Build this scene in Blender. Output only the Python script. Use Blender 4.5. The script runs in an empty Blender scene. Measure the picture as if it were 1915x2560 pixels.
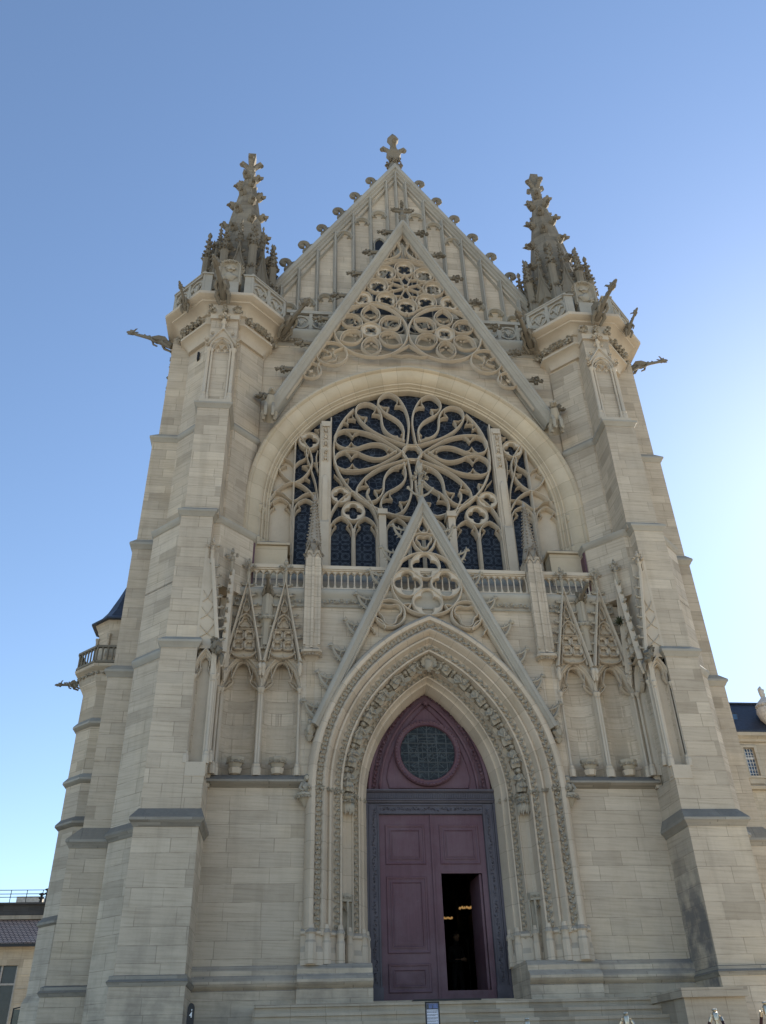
import bpy, bmesh, math, random
from mathutils import Vector, Matrix, noise
R = math.radians
rnd = random.Random(7)
scene = bpy.context.scene
COL = scene.collection

# ------------------------------------------------------------------ camera
CAM = (-3.04923, -18.0, 1.6); YAW, PIT, ROL = .113628, .590024, -.0294575
def v3(*a): return Vector(a)
F = v3(math.sin(YAW)*math.cos(PIT), math.cos(YAW)*math.cos(PIT), math.sin(PIT))
RT = v3(math.cos(YAW), -math.sin(YAW), 0); UP = RT.cross(F)
R2 = RT*math.cos(ROL)+UP*math.sin(ROL); U2 = -RT*math.sin(ROL)+UP*math.cos(ROL)
cam = bpy.data.cameras.new('camera'); camo = bpy.data.objects.new('camera', cam); COL.objects.link(camo)
cam.sensor_fit = 'VERTICAL'; cam.sensor_height = 36; cam.lens = 2119.97/2560*36
cam.clip_start = .1; cam.clip_end = 6000
M = Matrix((R2, U2, -F)).transposed().to_4x4(); M.translation = CAM
camo.matrix_world = M
scene.camera = camo

# ------------------------------------------------------------------ sky, sun, exposure
SUN_EL, SUN_AZ = R(31), R(42)          # azimuth clockwise from +Y: behind the chapel, to the right
world = bpy.data.worlds.new('World'); scene.world = world; world.use_nodes = True
wn = world.node_tree
sky = wn.nodes.new('ShaderNodeTexSky'); sky.sky_type = 'NISHITA'; sky.sun_disc = False
sky.sun_elevation = SUN_EL; sky.sun_rotation = SUN_AZ
sky.altitude = 60; sky.air_density = 1.0; sky.dust_density = .13; sky.ozone_density = 2.0
bg = wn.nodes['Background']; bg.inputs['Strength'].default_value = .104
wn.links.new(sky.outputs['Color'], bg.inputs['Color'])
sun = bpy.data.lights.new('sun', 'SUN'); sun.energy = 5.0; sun.angle = R(.5); sun.color = (1, .91, .78)
suno = bpy.data.objects.new('sun', sun); COL.objects.link(suno)
sd = v3(math.sin(SUN_AZ)*math.cos(SUN_EL), math.cos(SUN_AZ)*math.cos(SUN_EL), math.sin(SUN_EL))
suno.rotation_euler = sd.to_track_quat('Z', 'Y').to_euler()
vs = scene.view_settings; vs.view_transform = 'Standard'; vs.look = 'None'; vs.exposure = 1.07; vs.gamma = 1
vs.use_curve_mapping = False

# ------------------------------------------------------------------ materials
class NT:
    def __init__(s, name):
        s.m = bpy.data.materials.new(name); s.m.use_nodes = True; s.t = s.m.node_tree
        s.b = s.t.nodes['Principled BSDF']
    def n(s, kind, **kw):
        x = s.t.nodes.new('ShaderNode'+kind)
        for k, v in kw.items(): setattr(x, k, v)
        return x
    def l(s, a, b): s.t.links.new(a, b)
    def setin(s, sock, val):
        if hasattr(val, 'is_linked') or hasattr(val, 'links'): s.l(val, sock)
        else: sock.default_value = val
    def math(s, op, a, b=0.0, c=None):
        x = s.n('Math', operation=op); s.setin(x.inputs[0], a); s.setin(x.inputs[1], b)
        if c is not None: s.setin(x.inputs[2], c)
        return x.outputs[0]
    def vm(s, op, a, b):
        x = s.n('VectorMath', operation=op); s.setin(x.inputs[0], a); s.setin(x.inputs[1], b); return x
    def comb(s, x, y, z):
        c = s.n('CombineXYZ'); s.setin(c.inputs[0], x); s.setin(c.inputs[1], y); s.setin(c.inputs[2], z); return c.outputs[0]
    def noise(s, vec, scale, detail=4, rough=.55):
        x = s.n('TexNoise'); s.l(vec, x.inputs['Vector']); x.inputs['Scale'].default_value = scale
        x.inputs['Detail'].default_value = detail; x.inputs['Roughness'].default_value = rough; return x.outputs['Fac']
    def ramp(s, fac, stops):
        x = s.n('ValToRGB'); s.l(fac, x.inputs[0]); e = x.color_ramp.elements
        while len(e) < len(stops): e.new(.5)
        for i, (p, c) in enumerate(stops): e[i].position = p; e[i].color = (*c, 1) if len(c) == 3 else c
        return x.outputs[0]
    def mix(s, fac, a, b, mode='MIX'):
        x = s.n('MixRGB', blend_type=mode)
        s.setin(x.inputs[0], fac)
        for i, v in ((1, a), (2, b)):
            if isinstance(v, tuple): x.inputs[i].default_value = (*v, 1)
            else: s.l(v, x.inputs[i])
        return x.outputs[0]
    def maprange(s, v, a, b, c, d):
        x = s.n('MapRange'); s.l(v, x.inputs[0])
        for i, q in enumerate((a, b, c, d)): x.inputs[i+1].default_value = q
        return x.outputs[0]

def stone(name, base, blocks=True, row=.285, dark=(.13, .125, .115), lichen=.85, tone=.16, grime=.35, rough=.9, bump=.35, soot=False, vous=None):
    k = NT(name)
    g = k.n('NewGeometry'); pos = g.outputs['Position']; nrm = g.outputs['True Normal']
    sp = k.n('SeparateXYZ'); k.l(pos, sp.inputs[0]); sn = k.n('SeparateXYZ'); k.l(nrm, sn.inputs[0])
    x, y, z = sp.outputs; nx, ny, nz = sn.outputs
    col = k.n('RGB'); col.outputs[0].default_value = (*base, 1); c = col.outputs[0]
    fine = k.noise(pos, 22, 5, .65)
    mid = k.noise(pos, 2.3, 5, .6); big = k.noise(pos, .42, 4, .6)
    height = k.math('MULTIPLY', fine, .35)
    if blocks:
        u = k.math('SUBTRACT', k.math('MULTIPLY', y, nx), k.math('MULTIPLY', x, ny))
        zz = k.math('ADD', z, k.math('MULTIPLY', k.math('SINE', k.math('MULTIPLY', z, 2.17)), .055))
        rw = k.math('FLOOR', k.math('DIVIDE', zz, row))
        wnz = k.n('TexWhiteNoise', noise_dimensions='1D'); k.l(rw, wnz.inputs['W'])
        uu = k.math('MULTIPLY', k.math('ADD', u, k.math('MULTIPLY', wnz.outputs['Value'], 3.7)), k.math('ADD', .75, k.math('MULTIPLY', wnz.outputs['Value'], .5)))
        br = k.n('TexBrick'); k.l(k.comb(uu, zz, 0.0), br.inputs['Vector'])
        br.inputs['Color1'].default_value = (0, 0, 0, 1); br.inputs['Color2'].default_value = (1, 1, 1, 1)
        br.inputs['Mortar'].default_value = (.5, .5, .5, 1)
        br.inputs['Scale'].default_value = 1; br.inputs['Mortar Size'].default_value = .008
        br.inputs['Mortar Smooth'].default_value = .4; br.inputs['Brick Width'].default_value = .72; br.inputs['Row Height'].default_value = row
        tint = k.ramp(br.outputs['Color'], [(0, (1-tone*1.5, 1-tone*1.6, 1-tone*1.75)), (.12, (1-tone*.5,)*3), (.5, (1, .99, .975)), (.85, (1+tone*.4, 1+tone*.38, 1+tone*.3)), (1, (1+tone, 1+tone, 1+tone*.95))])
        c = k.mix(1.0, c, tint, 'MULTIPLY')
        strk = k.noise(k.comb(k.math('MULTIPLY', u, .9), k.math('MULTIPLY', k.math('ADD', z, k.math('MULTIPLY', u, .05)), 26), wnz.outputs['Value']), 1, 4, .6)
        c = k.mix(1.0, c, k.ramp(strk, [(.3, (.84, .83, .81)), (.5, (1, 1, 1)), (.72, (1.08, 1.075, 1.06))]), 'MULTIPLY')
        jn = k.noise(pos, 3.1, 2)
        jm = k.math('MULTIPLY', br.outputs['Fac'], k.maprange(jn, .35, .6, .12, .72))
        c = k.mix(jm, c, (base[0]*.52, base[1]*.5, base[2]*.48))
        height = k.math('SUBTRACT', k.math('ADD', height, k.math('MULTIPLY', strk, .25)), k.math('MULTIPLY', br.outputs['Fac'], .5))
        run = k.noise(k.comb(k.math('MULTIPLY', u, 2.6), k.math('MULTIPLY', z, .22), 3.0), 1, 4, .6)
        c = k.mix(k.maprange(run, .52, .78, 0, grime), c, (base[0]*.45, base[1]*.44, base[2]*.43))
    c = k.mix(k.maprange(mid, .45, .75, 0, .5), c, k.mix(1.0, c, (.80, .77, .73), 'MULTIPLY'))
    c = k.mix(k.maprange(big, .40, .72, 0, grime*1.3), c, k.mix(1.0, c, (.66, .65, .64), 'MULTIPLY'))
    c = k.mix(k.maprange(big, .30, .46, .35, 0), c, k.mix(1.0, c, (1.12, 1.06, .92), 'MULTIPLY'))
    c = k.mix(k.maprange(fine, .58, .8, 0, .45), c, k.mix(1.0, c, (.6, .58, .55), 'MULTIPLY'))
    if vous:   # radial joints of an arch struck from (+-cx, zs); level joints below the springing
        cx_, zs_, n_ = vous
        ang = k.math('ARCTAN2', k.math('SUBTRACT', z, zs_), k.math('ADD', k.math('ABSOLUTE', x), cx_))
        t = k.math('MULTIPLY', k.math('MULTIPLY', ang, n_), k.math('GREATER_THAN', z, zs_))
        t = k.math('ADD', t, k.math('MULTIPLY', k.math('MULTIPLY', k.math('SUBTRACT', z, zs_), 1.9), k.math('LESS_THAN', z, zs_)))
        fr_ = k.math('ABSOLUTE', k.math('SUBTRACT', k.math('FRACT', t), .5))
        wv = k.n('TexWhiteNoise', noise_dimensions='1D'); k.l(k.math('FLOOR', k.math('ADD', t, 0.0)), wv.inputs['W'])
        c = k.mix(1.0, c, k.ramp(wv.outputs['Value'], [(0, (.90, .89, .87)), (1, (1.06, 1.05, 1.04))]), 'MULTIPLY')
        jl = k.maprange(fr_, .482, .494, 0, .55)
        c = k.mix(jl, c, (base[0]*.45, base[1]*.42, base[2]*.4))
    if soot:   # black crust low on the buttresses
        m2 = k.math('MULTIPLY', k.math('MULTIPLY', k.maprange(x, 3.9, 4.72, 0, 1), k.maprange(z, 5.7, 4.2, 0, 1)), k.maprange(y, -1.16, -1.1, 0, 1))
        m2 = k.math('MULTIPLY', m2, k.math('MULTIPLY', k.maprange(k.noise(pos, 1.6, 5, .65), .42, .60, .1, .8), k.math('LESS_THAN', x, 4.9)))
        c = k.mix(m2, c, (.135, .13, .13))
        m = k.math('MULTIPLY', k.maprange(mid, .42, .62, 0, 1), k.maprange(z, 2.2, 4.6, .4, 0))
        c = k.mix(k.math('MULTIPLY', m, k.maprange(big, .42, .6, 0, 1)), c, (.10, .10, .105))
    # rain-washed, lichen-grown upward faces
    up = k.math('MULTIPLY', k.maprange(nz, .22, .5, 0, lichen), k.maprange(mid, .25, .5, .55, 1))
    c = k.mix(up, c, k.mix(fine, dark, tuple(d*1.9 for d in dark)))
    k.l(c, k.b.inputs['Base Color']); k.b.inputs['Roughness'].default_value = rough
    k.b.inputs['Specular IOR Level'].default_value = .2
    bp_ = k.n('Bump'); bp_.inputs['Strength'].default_value = bump; bp_.inputs['Distance'].default_value = .02
    k.l(height, bp_.inputs['Height']); k.l(bp_.outputs[0], k.b.inputs['Normal'])
    return k.m

def plain(name, base, rough=.5, metal=0, var=.25, scale=6, spec=.4, bump=0, emit=None):
    k = NT(name)
    if emit:
        k.b.inputs['Emission Color'].default_value = (*base, 1); k.b.inputs['Emission Strength'].default_value = emit
    tc = k.n('NewGeometry').outputs['Position']
    f = k.noise(tc, scale, 5, .6)
    c = k.ramp(f, [(.3, tuple(b*(1-var) for b in base)), (.7, tuple(min(1, b*(1+var)) for b in base))])
    k.l(c, k.b.inputs['Base Color']); k.b.inputs['Roughness'].default_value = rough; k.b.inputs['Metallic'].default_value = metal
    k.b.inputs['Specular IOR Level'].default_value = spec
    if bump:
        b_ = k.n('Bump'); b_.inputs['Strength'].default_value = bump; b_.inputs['Distance'].default_value = .01
        k.l(k.noise(tc, scale*4, 4), b_.inputs['Height']); k.l(b_.outputs[0], k.b.inputs['Normal'])
    return k.m

def wood(name, base, fade):
    k = NT(name); g = k.n('NewGeometry').outputs['Position']
    sp = k.n('SeparateXYZ'); k.l(g, sp.inputs[0])
    gr = k.noise(k.comb(k.math('MULTIPLY', sp.outputs[0], 40), k.math('MULTIPLY', sp.outputs[1], 40), k.math('MULTIPLY', sp.outputs[2], 1.6)), 1, 4)
    c = k.mix(k.maprange(gr, .35, .7, 0, .55), base, tuple(b*.62 for b in base))
    bl = k.noise(g, 1.4, 5, .65)
    wear = k.math('MULTIPLY', k.maprange(sp.outputs[2], 4.5, 3.3, 0, 1), k.maprange(k.noise(g, 2.6, 5, .7), .35, .6, .1, .9))
    c = k.mix(wear, c, tuple(b*.55 for b in base))
    c = k.mix(k.maprange(k.noise(g, 18, 3, .7), .62, .72, 0, .5), c, fade)
    c = k.mix(k.maprange(bl, .42, .72, 0, .7), c, fade)
    k.l(c, k.b.inputs['Base Color']); k.b.inputs['Roughness'].default_value = .55; k.b.inputs['Specular IOR Level'].default_value = .35
    b_ = k.n('Bump'); b_.inputs['Strength'].default_value = .15; b_.inputs['Distance'].default_value = .01
    k.l(gr, b_.inputs['Height']); k.l(b_.outputs[0], k.b.inputs['Normal'])
    return k.m

def leaded(name, base, lead, scale=6.5, geo=False, bars=.46):
    k = NT(name); g = k.n('NewGeometry').outputs['Position']
    sp = k.n('SeparateXYZ'); k.l(g, sp.inputs[0]); x, z = sp.outputs[0], sp.outputs[2]
    p = k.comb(x, z, 0.0)
    if geo:      # quarries: rings, diamonds and borders in a repeating field
        fx = k.math('SUBTRACT', k.math('FRACT', k.math('DIVIDE', k.math('ADD', x, 50.01), .2925)), .5)
        fz = k.math('SUBTRACT', k.math('FRACT', k.math('DIVIDE', z, .2925)), .5)
        rr = k.math('SQRT', k.math('ADD', k.math('MULTIPLY', fx, fx), k.math('MULTIPLY', fz, fz)))
        d1 = k.math('ABSOLUTE', k.math('SUBTRACT', rr, .36))
        d2 = k.math('ABSOLUTE', k.math('SUBTRACT', k.math('ADD', k.math('ABSOLUTE', fx), k.math('ABSOLUTE', fz)), .30))
        d3 = k.math('ABSOLUTE', k.math('SUBTRACT', k.math('ABSOLUTE', fx), k.math('ABSOLUTE', fz)))
        d = k.math('MINIMUM', d1, k.math('MINIMUM', d2, k.math('ADD', d3, k.maprange(rr, .24, .3, .3, 0))))
        line = k.maprange(d, .015, .05, 1, 0)
    else:
        vo = k.n('TexVoronoi', feature='DISTANCE_TO_EDGE'); k.l(p, vo.inputs['Vector']); vo.inputs['Scale'].default_value = scale
        line = k.maprange(vo.outputs['Distance'], .015, .06, 1, 0)
    cell = k.n('TexVoronoi'); k.l(p, cell.inputs['Vector']); cell.inputs['Scale'].default_value = scale
    c0 = k.mix(k.math('MULTIPLY', cell.outputs['Distance'], .8), base, tuple(b*.35 for b in base))
    c0 = k.mix(k.maprange(k.noise(p, 2.1, 4, .7), .45, .7, 0, .8), c0, (.026, .032, .040))
    c = k.mix(k.math('MULTIPLY', line, .75), c0, lead)
    bar = k.maprange(k.math('ABSOLUTE', k.math('SUBTRACT', k.math('FRACT', k.math('DIVIDE', z, bars)), .5)), .465, .475, 0, 1)
    c = k.mix(bar, c, (.006, .007, .01))
    k.l(c, k.b.inputs['Base Color']); k.b.inputs['Roughness'].default_value = .45; k.b.inputs['Specular IOR Level'].default_value = .25
    return k.m

WALL = (.555, .468, .358)
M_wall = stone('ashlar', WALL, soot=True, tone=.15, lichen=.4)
M_wallu = stone('ashlar_fine', (.555, .47, .362), row=.30, tone=.12, grime=.3)
M_arch = stone('archivolt_stone', (.585, .493, .38), blocks=False, grime=.25, lichen=.7, vous=(1.62, 6.65, 9))
M_archw = stone('window_arch_stone', (.61, .515, .375), blocks=False, grime=.2, lichen=.7, vous=(.42, 14.4, 10))
M_carve = stone('carved_stone', (.41, .36, .28), blocks=False, grime=.45, dark=(.12, .115, .105), lichen=.6, bump=.6)
M_trac = stone('tracery_stone', (.57, .486, .375), blocks=False, grime=.25, lichen=.3)
M_cope = stone('coping_stone', (.42, .385, .32), blocks=False, grime=.5, lichen=.6, dark=(.15, .14, .12))
M_weath = stone('weathered_stone', (.265, .232, .182), blocks=True, row=.26, grime=.7, lichen=.7, dark=(.09, .088, .08), bump=.6)
M_weatc = stone('weathered_carving', (.235, .205, .158), blocks=False, grime=.6, lichen=.6, dark=(.08, .078, .07), bump=.8)
M_ledge = stone('lichen_ledge', (.34, .31, .26), blocks=True, row=3.1, lichen=.92, dark=(.125, .112, .095), bump=.6)
M_step = stone('step_stone', (.45, .385, .30), blocks=True, row=.9, lichen=.2, grime=.45, dark=(.27, .245, .205))
M_wood = wood('aubergine_paint', (.132, .064, .080), (.165, .105, .122))
M_wood2 = wood('blue_grey_paint', (.098, .087, .104), (.13, .12, .135))
M_glass = leaded('leaded_glass', (.005, .007, .014), (.075, .088, .112))
M_glassg = leaded('leaded_glass_quarries', (.005, .007, .014), (.075, .088, .112), geo=True)
M_glassd = leaded('leaded_glass_roundel', (.015, .02, .022), (.07, .085, .09), scale=7.5, bars=.22)
M_slate = plain('slate', (.028, .034, .050), .45, var=.35, scale=9, bump=.3)
M_dark = plain('dark_iron', (.012, .012, .014), .5)
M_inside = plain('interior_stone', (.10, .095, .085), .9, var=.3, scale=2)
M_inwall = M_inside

# ------------------------------------------------------------------ mesh builder
_b = bmesh.new(); bmesh.ops.create_icosphere(_b, subdivisions=1, radius=1); ICO1 = ([v.co.copy() for v in _b.verts], [[v.index for v in f.verts] for f in _b.faces]); _b.free()
_b = bmesh.new(); bmesh.ops.create_icosphere(_b, subdivisions=2, radius=1); _b.verts.ensure_lookup_table(); ICO2 = ([v.co.copy() for v in _b.verts], [[v.index for v in f.verts] for f in _b.faces]); _b.free()

class MB:
    k = 1.0
    def __init__(s, T=None): s.v = []; s.f = []; s.mi = []; s.T = T; s.m = 0
    def add(s, vs, fs):
        o = len(s.v)
        for p in vs: s.v.append(tuple(s.T(*p)) if s.T else tuple(p))
        for f in fs: s.f.append([o+i for i in f]); s.mi.append(s.m)
    def box(s, x0, x1, y0, y1, z0, z1):
        s.add([(x0,y0,z0),(x1,y0,z0),(x1,y1,z0),(x0,y1,z0),(x0,y0,z1),(x1,y0,z1),(x1,y1,z1),(x0,y1,z1)],
              [(0,3,2,1),(4,5,6,7),(0,1,5,4),(1,2,6,5),(2,3,7,6),(3,0,4,7)])
    def loft(s, rings, cap=True, closed=True):
        n = len(rings[0]); vs = [p for r in rings for p in r]; fs = []
        for i in range(len(rings)-1):
            for j in range(n if closed else n-1):
                a = i*n+j; b = i*n+(j+1) % n; fs.append((a, b, b+n, a+n))
        if cap: fs.append(tuple(range(n))[::-1]); fs.append(tuple(range((len(rings)-1)*n, len(rings)*n)))
        s.add(vs, fs)
    def prism(s, poly, z0, z1): s.loft([[(x, y, z0) for x, y in poly], [(x, y, z1) for x, y in poly]])
    def slab(s, poly, y0, y1):      # polygon in XZ, extruded along Y
        s.loft([[(x, y0, z) for x, z in poly], [(x, y1, z) for x, z in poly]])
    def sweep(s, path, prof, closed=False, caps=True):   # path in XZ, profile (offset to the left, y)
        n = len(path); rings = []
        for i in range(n):
            p = path[i]
            a = path[i-1] if (i > 0 or closed) else None
            b = path[(i+1) % n] if (i < n-1 or closed) else None
            ds = []
            if a is not None: ds.append(_nrm(p[0]-a[0], p[1]-a[1]))
            if b is not None: ds.append(_nrm(b[0]-p[0], b[1]-p[1]))
            if len(ds) == 1: nx, nz, k = -ds[0][1], ds[0][0], 1
            else:
                mx, mz = -(ds[0][1]+ds[1][1]), ds[0][0]+ds[1][0]; L = math.hypot(mx, mz) or 1e-6
                nx, nz = mx/L, mz/L; c = nx*-ds[0][1]+nz*ds[0][0]; k = 1/max(c, .38)
            rings.append([(p[0]+nx*o*k, y, p[1]+nz*o*k) for o, y in prof])
        if closed: rings.append(rings[0])
        s.loft(rings, cap=caps and not closed, closed=False)
    def bar(s, path, w, yf, d=.14, closed=False):
        e = rnd.uniform(-.002, .002); w *= s.k
        yf += e; s.sweep(path, [(-w, yf+d), (-w, yf+.085), (-.90*w, yf+.075), (-.62*w, yf+.062), (-.52*w, yf+.03), (-.34*w, yf+.026), (-.26*w, yf+.004), (0, yf), (.26*w, yf+.004), (.34*w, yf+.026), (.52*w, yf+.03), (.62*w, yf+.062), (.90*w, yf+.075), (w, yf+.085), (w, yf+d)], closed)
    def tube(s, pts, rad, n=8, cap=True):
        pts = [Vector(p) for p in pts]; rings = []; up = v3(.13, .21, 1).normalized()
        if not hasattr(rad, '__len__'): rad = [rad]*len(pts)
        for i, p in enumerate(pts):
            t = (pts[min(i+1, len(pts)-1)]-pts[max(i-1, 0)]).normalized()
            a = t.cross(up)
            if a.length < .05: a = t.cross(v3(1, 0, 0))
            a.normalize(); b = a.cross(t); up = b
            r = rad[i]; rx, ry = r if hasattr(r, '__len__') else (r, r)
            rings.append([tuple(p+a*math.cos(2*math.pi*k/n)*rx+b*math.sin(2*math.pi*k/n)*ry) for k in range(n)])
        s.loft(rings, cap)
    def lathe(s, cx, cy, prof, n=12, rot=0):
        s.loft([[(cx+r*math.cos(rot+2*math.pi*k/n), cy+r*math.sin(rot+2*math.pi*k/n), z) for k in range(n)] for r, z in prof])
    def lump(s, c, r, seed=0, amp=.35, ico=1, rot=None):
        V, Fc = (ICO1, ICO2)[ico-1]; out = []
        if not hasattr(r, '__len__'): r = (r, r, r)
        for p in V:
            d = 1+amp*2*noise.noise(p*1.9+Vector((seed*3.1, seed*1.7, seed*.9)))
            q = Vector((p.x*r[0]*d, p.y*r[1]*d, p.z*r[2]*d))
            if rot is not None: q = rot @ q
            out.append((c[0]+q.x, c[1]+q.y, c[2]+q.z))
        s.add(out, Fc)
    def leaf(s, c, d, up, L, W, seed=0):          # a curled, pointed stone leaf with a rib
        d = Vector(d).normalized(); up = Vector(up).normalized(); a = d.cross(up)
        if a.length < .05: a = d.cross(v3(0, 1, 0))
        a.normalize(); up = a.cross(d); c = Vector(c); vs = []
        N = 5
        for i in range(N):
            t = i/(N-1); w = W*math.sin(math.pi*min(.97, .18+.8*t))*(1.25 if i % 2 else .85)
            o = c+d*L*t*(1-.25*t)+up*(L*.45*t*t*t*(1 if t < .8 else .6))
            vs += [tuple(o-a*w+up*W*.35), tuple(o+up*W*.05+d*0.0), tuple(o+a*w+up*W*.35), tuple(o-up*W*.55)]
        fs = []
        for i in range(N-1):
            k = 4*i
            fs += [(k, k+1, k+5, k+4), (k+1, k+2, k+6, k+5), (k+2, k+3, k+7, k+6), (k+3, k, k+4, k+7)]
        fs += [(3, 2, 1, 0), (4*N-4, 4*N-3, 4*N-2, 4*N-1)]
        s.add(vs, fs)
    def clump(s, c, r, seed=0, n=7, out=(0, -1, 0), squash=(1, 1, 1)):
        q = random.Random(seed*17+3); out = Vector(out).normalized()
        s.lump(c, (r*.55*squash[0], r*.55*squash[1], r*.55*squash[2]), seed, .3)
        for i in range(n):
            d = Vector((q.uniform(-1, 1), q.uniform(-1, 1), q.uniform(-1, 1))).normalized()
            if d.dot(out) < -.2: d = -d
            d2 = Vector((d.x*squash[0], d.y*squash[1], d.z*squash[2]))
            s.leaf(Vector(c)+d2*r*.25, d2, out, r*q.uniform(.75, 1.05), r*.30, i)
            s.lump(Vector(c)+d2*r*.72, r*q.uniform(.2, .3), seed+i, .3)
    def foilplate(s, cx, cz, Ro, ri, n, rot, yf, yb, N=48, d=.55):
        vs = []; fs = []
        for k in range(N):
            th = 2*math.pi*k/N; ph = (th-rot+math.pi/n) % (2*math.pi/n)-math.pi/n
            dd = ri*d; rho = max(ri-dd, dd*math.sin(math.pi/n)*1.02)
            q = dd*math.cos(ph)+math.sqrt(max(0, rho*rho-(dd*math.sin(ph))**2)); q *= ri/(dd+rho)
            c, sn = math.cos(th), math.sin(th)
            vs += [(cx+Ro*c, yf, cz+Ro*sn), (cx+(q+.018)*c, yf, cz+(q+.018)*sn), (cx+q*c, yf+.03, cz+q*sn), (cx+q*c, yb, cz+q*sn)]
        for k in range(N):
            a = 4*k; b = 4*((k+1) % N)
            for j in range(3): fs.append((a+j, b+j, b+j+1, a+j+1))
        s.add(vs, fs)
    def fill(s, path, ztop, yf, yb=None):      # plate between an arch path and a level line above it
        n = len(path); vs = []
        for x, z in path: vs += [(x, yf, z), (x, yf, max(ztop, z+.001))]
        fs = [(2*i, 2*i+2, 2*i+3, 2*i+1) for i in range(n-1)]
        s.add(vs, fs)
    def cusp(s, a, tip, b, yf, yb, w=.017):
        m = ((a[0]+b[0])/2, (a[1]+b[1])/2)
        def q(p): return ((p[0]+tip[0])/2*.72+m[0]*.28, (p[1]+tip[1])/2*.72+m[1]*.28)
        s.bar([a, q(a), tip], w, yf, yb-yf); s.bar([tip, q(b), b], w, yf, yb-yf)
        s.add([(tip[0]-w, yf+.02, tip[1]-w), (tip[0]+w, yf+.02, tip[1]-w), (tip[0], yf+.02, tip[1]+w), (tip[0]-w, yb, tip[1]-w), (tip[0]+w, yb, tip[1]-w), (tip[0], yb, tip[1]+w)], [(0, 1, 2), (0, 3, 4, 1), (1, 4, 5, 2), (2, 5, 3, 0)])

def _nrm(x, z):
    L = math.hypot(x, z) or 1e-9; return (x/L, z/L)
def mir(path): return [(-x, z) for x, z in path][::-1]
def circ(cx, cz, r, n=32, a0=0, a1=360, sq=1):
    full = abs(a1-a0) >= 360; m = n if full else n+1
    return [(cx+r*math.cos(R(a0+(a1-a0)*i/n)), cz+r*sq*math.sin(R(a0+(a1-a0)*i/n))) for i in range(m)]
def arch(cx, zs, a, h, n=12, leg=None):      # pointed arch, left spring to right spring; leg = foot level
    r = (h*h+a*a)/(2*a) if h > a else None
    if r is None: r = a; 
    return archc(cx, zs, a, r, n, leg)
def archc(cx, zs, a, r, n=12, leg=None, o=0):      # concentric family: half span a, radius r, offset o outward
    c = r-a; rr = r+o; tmax = math.acos(max(-1, min(1, c/rr)))
    right = [(cx-c+rr*math.cos(tmax*i/n), zs+rr*math.sin(tmax*i/n)) for i in range(n+1)]
    left = [(2*cx-x, z) for x, z in right]
    p = left+right[::-1][1:]
    if leg is not None: p = [(p[0][0], leg)]+p+[(p[-1][0], leg)]
    return p
def spline(pts, n=6):
    P = [pts[0]]+list(pts)+[pts[-1]]; out = []
    for i in range(1, len(P)-2):
        a, b, c, d = P[i-1], P[i], P[i+1], P[i+2]
        for k in range(n):
            t = k/n
            out.append(tuple(.5*(2*b[j]+(c[j]-a[j])*t+(2*a[j]-5*b[j]+4*c[j]-d[j])*t*t+(3*b[j]-a[j]-3*c[j]+d[j])*t**3) for j in range(len(b))))
    out.append(pts[-1]); return out
def octo(cx, cy, A, f=.4142): 
    k = A*f
    return [(cx-k, cy-A), (cx+k, cy-A), (cx+A, cy-k), (cx+A, cy+k), (cx+k, cy+A), (cx-k, cy+A), (cx-A, cy+k), (cx-A, cy-k)]
def ring(poly, z): return [(x, y, z) for x, y in poly]

WM = {}
def tag(o, label=None, cat=None, group=None, kind=None):
    for k, v in (('label', label), ('category', cat), ('group', group), ('kind', kind)):
        if v: o[k] = v
    return o
def link(o, parent=None, loc=None, rot=None, scale=None):
    COL.objects.link(o)
    m = Matrix.Translation(loc or (0, 0, 0)) @ (rot.to_4x4() if rot is not None else Matrix.Identity(4))
    if scale: m = m @ Matrix.Diagonal((*([scale]*3 if not hasattr(scale, '__len__') else scale), 1))
    WM[o.name] = m
    if parent is not None:
        o.parent = parent; o.matrix_parent_inverse = WM[parent.name].inverted()
    o.matrix_basis = m
    return o
def mesh(name, mb, mats, smooth=38):
    me = bpy.data.meshes.new(name); me.from_pydata(mb.v, [], mb.f)
    if hasattr(mats, '__len__'): me.polygons.foreach_set('material_index', mb.mi)
    bm = bmesh.new(); bm.from_mesh(me)
    bmesh.ops.remove_doubles(bm, verts=bm.verts, dist=.0004)
    bmesh.ops.recalc_face_normals(bm, faces=bm.faces); 
    if not hasattr(mats, '__len__'): mats = [mats]
    keep = None
    bm.to_mesh(me); bm.free()
    for m in mats: me.materials.append(m)
    if smooth:
        me.polygons.foreach_set('use_smooth', [True]*len(me.polygons)); me.set_sharp_from_angle(angle=R(smooth))
    return me
def obj(name, mb, mats, parent=None, smooth=38, **kw):
    me = mesh(name, mb, mats, smooth) if isinstance(mb, MB) else mb
    return link(bpy.data.objects.new(name, me), parent, **kw)
def empty(name, loc=(0, 0, 0), parent=None, rot=None):
    return link(bpy.data.objects.new(name, None), parent, loc=loc, rot=rot)

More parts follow.
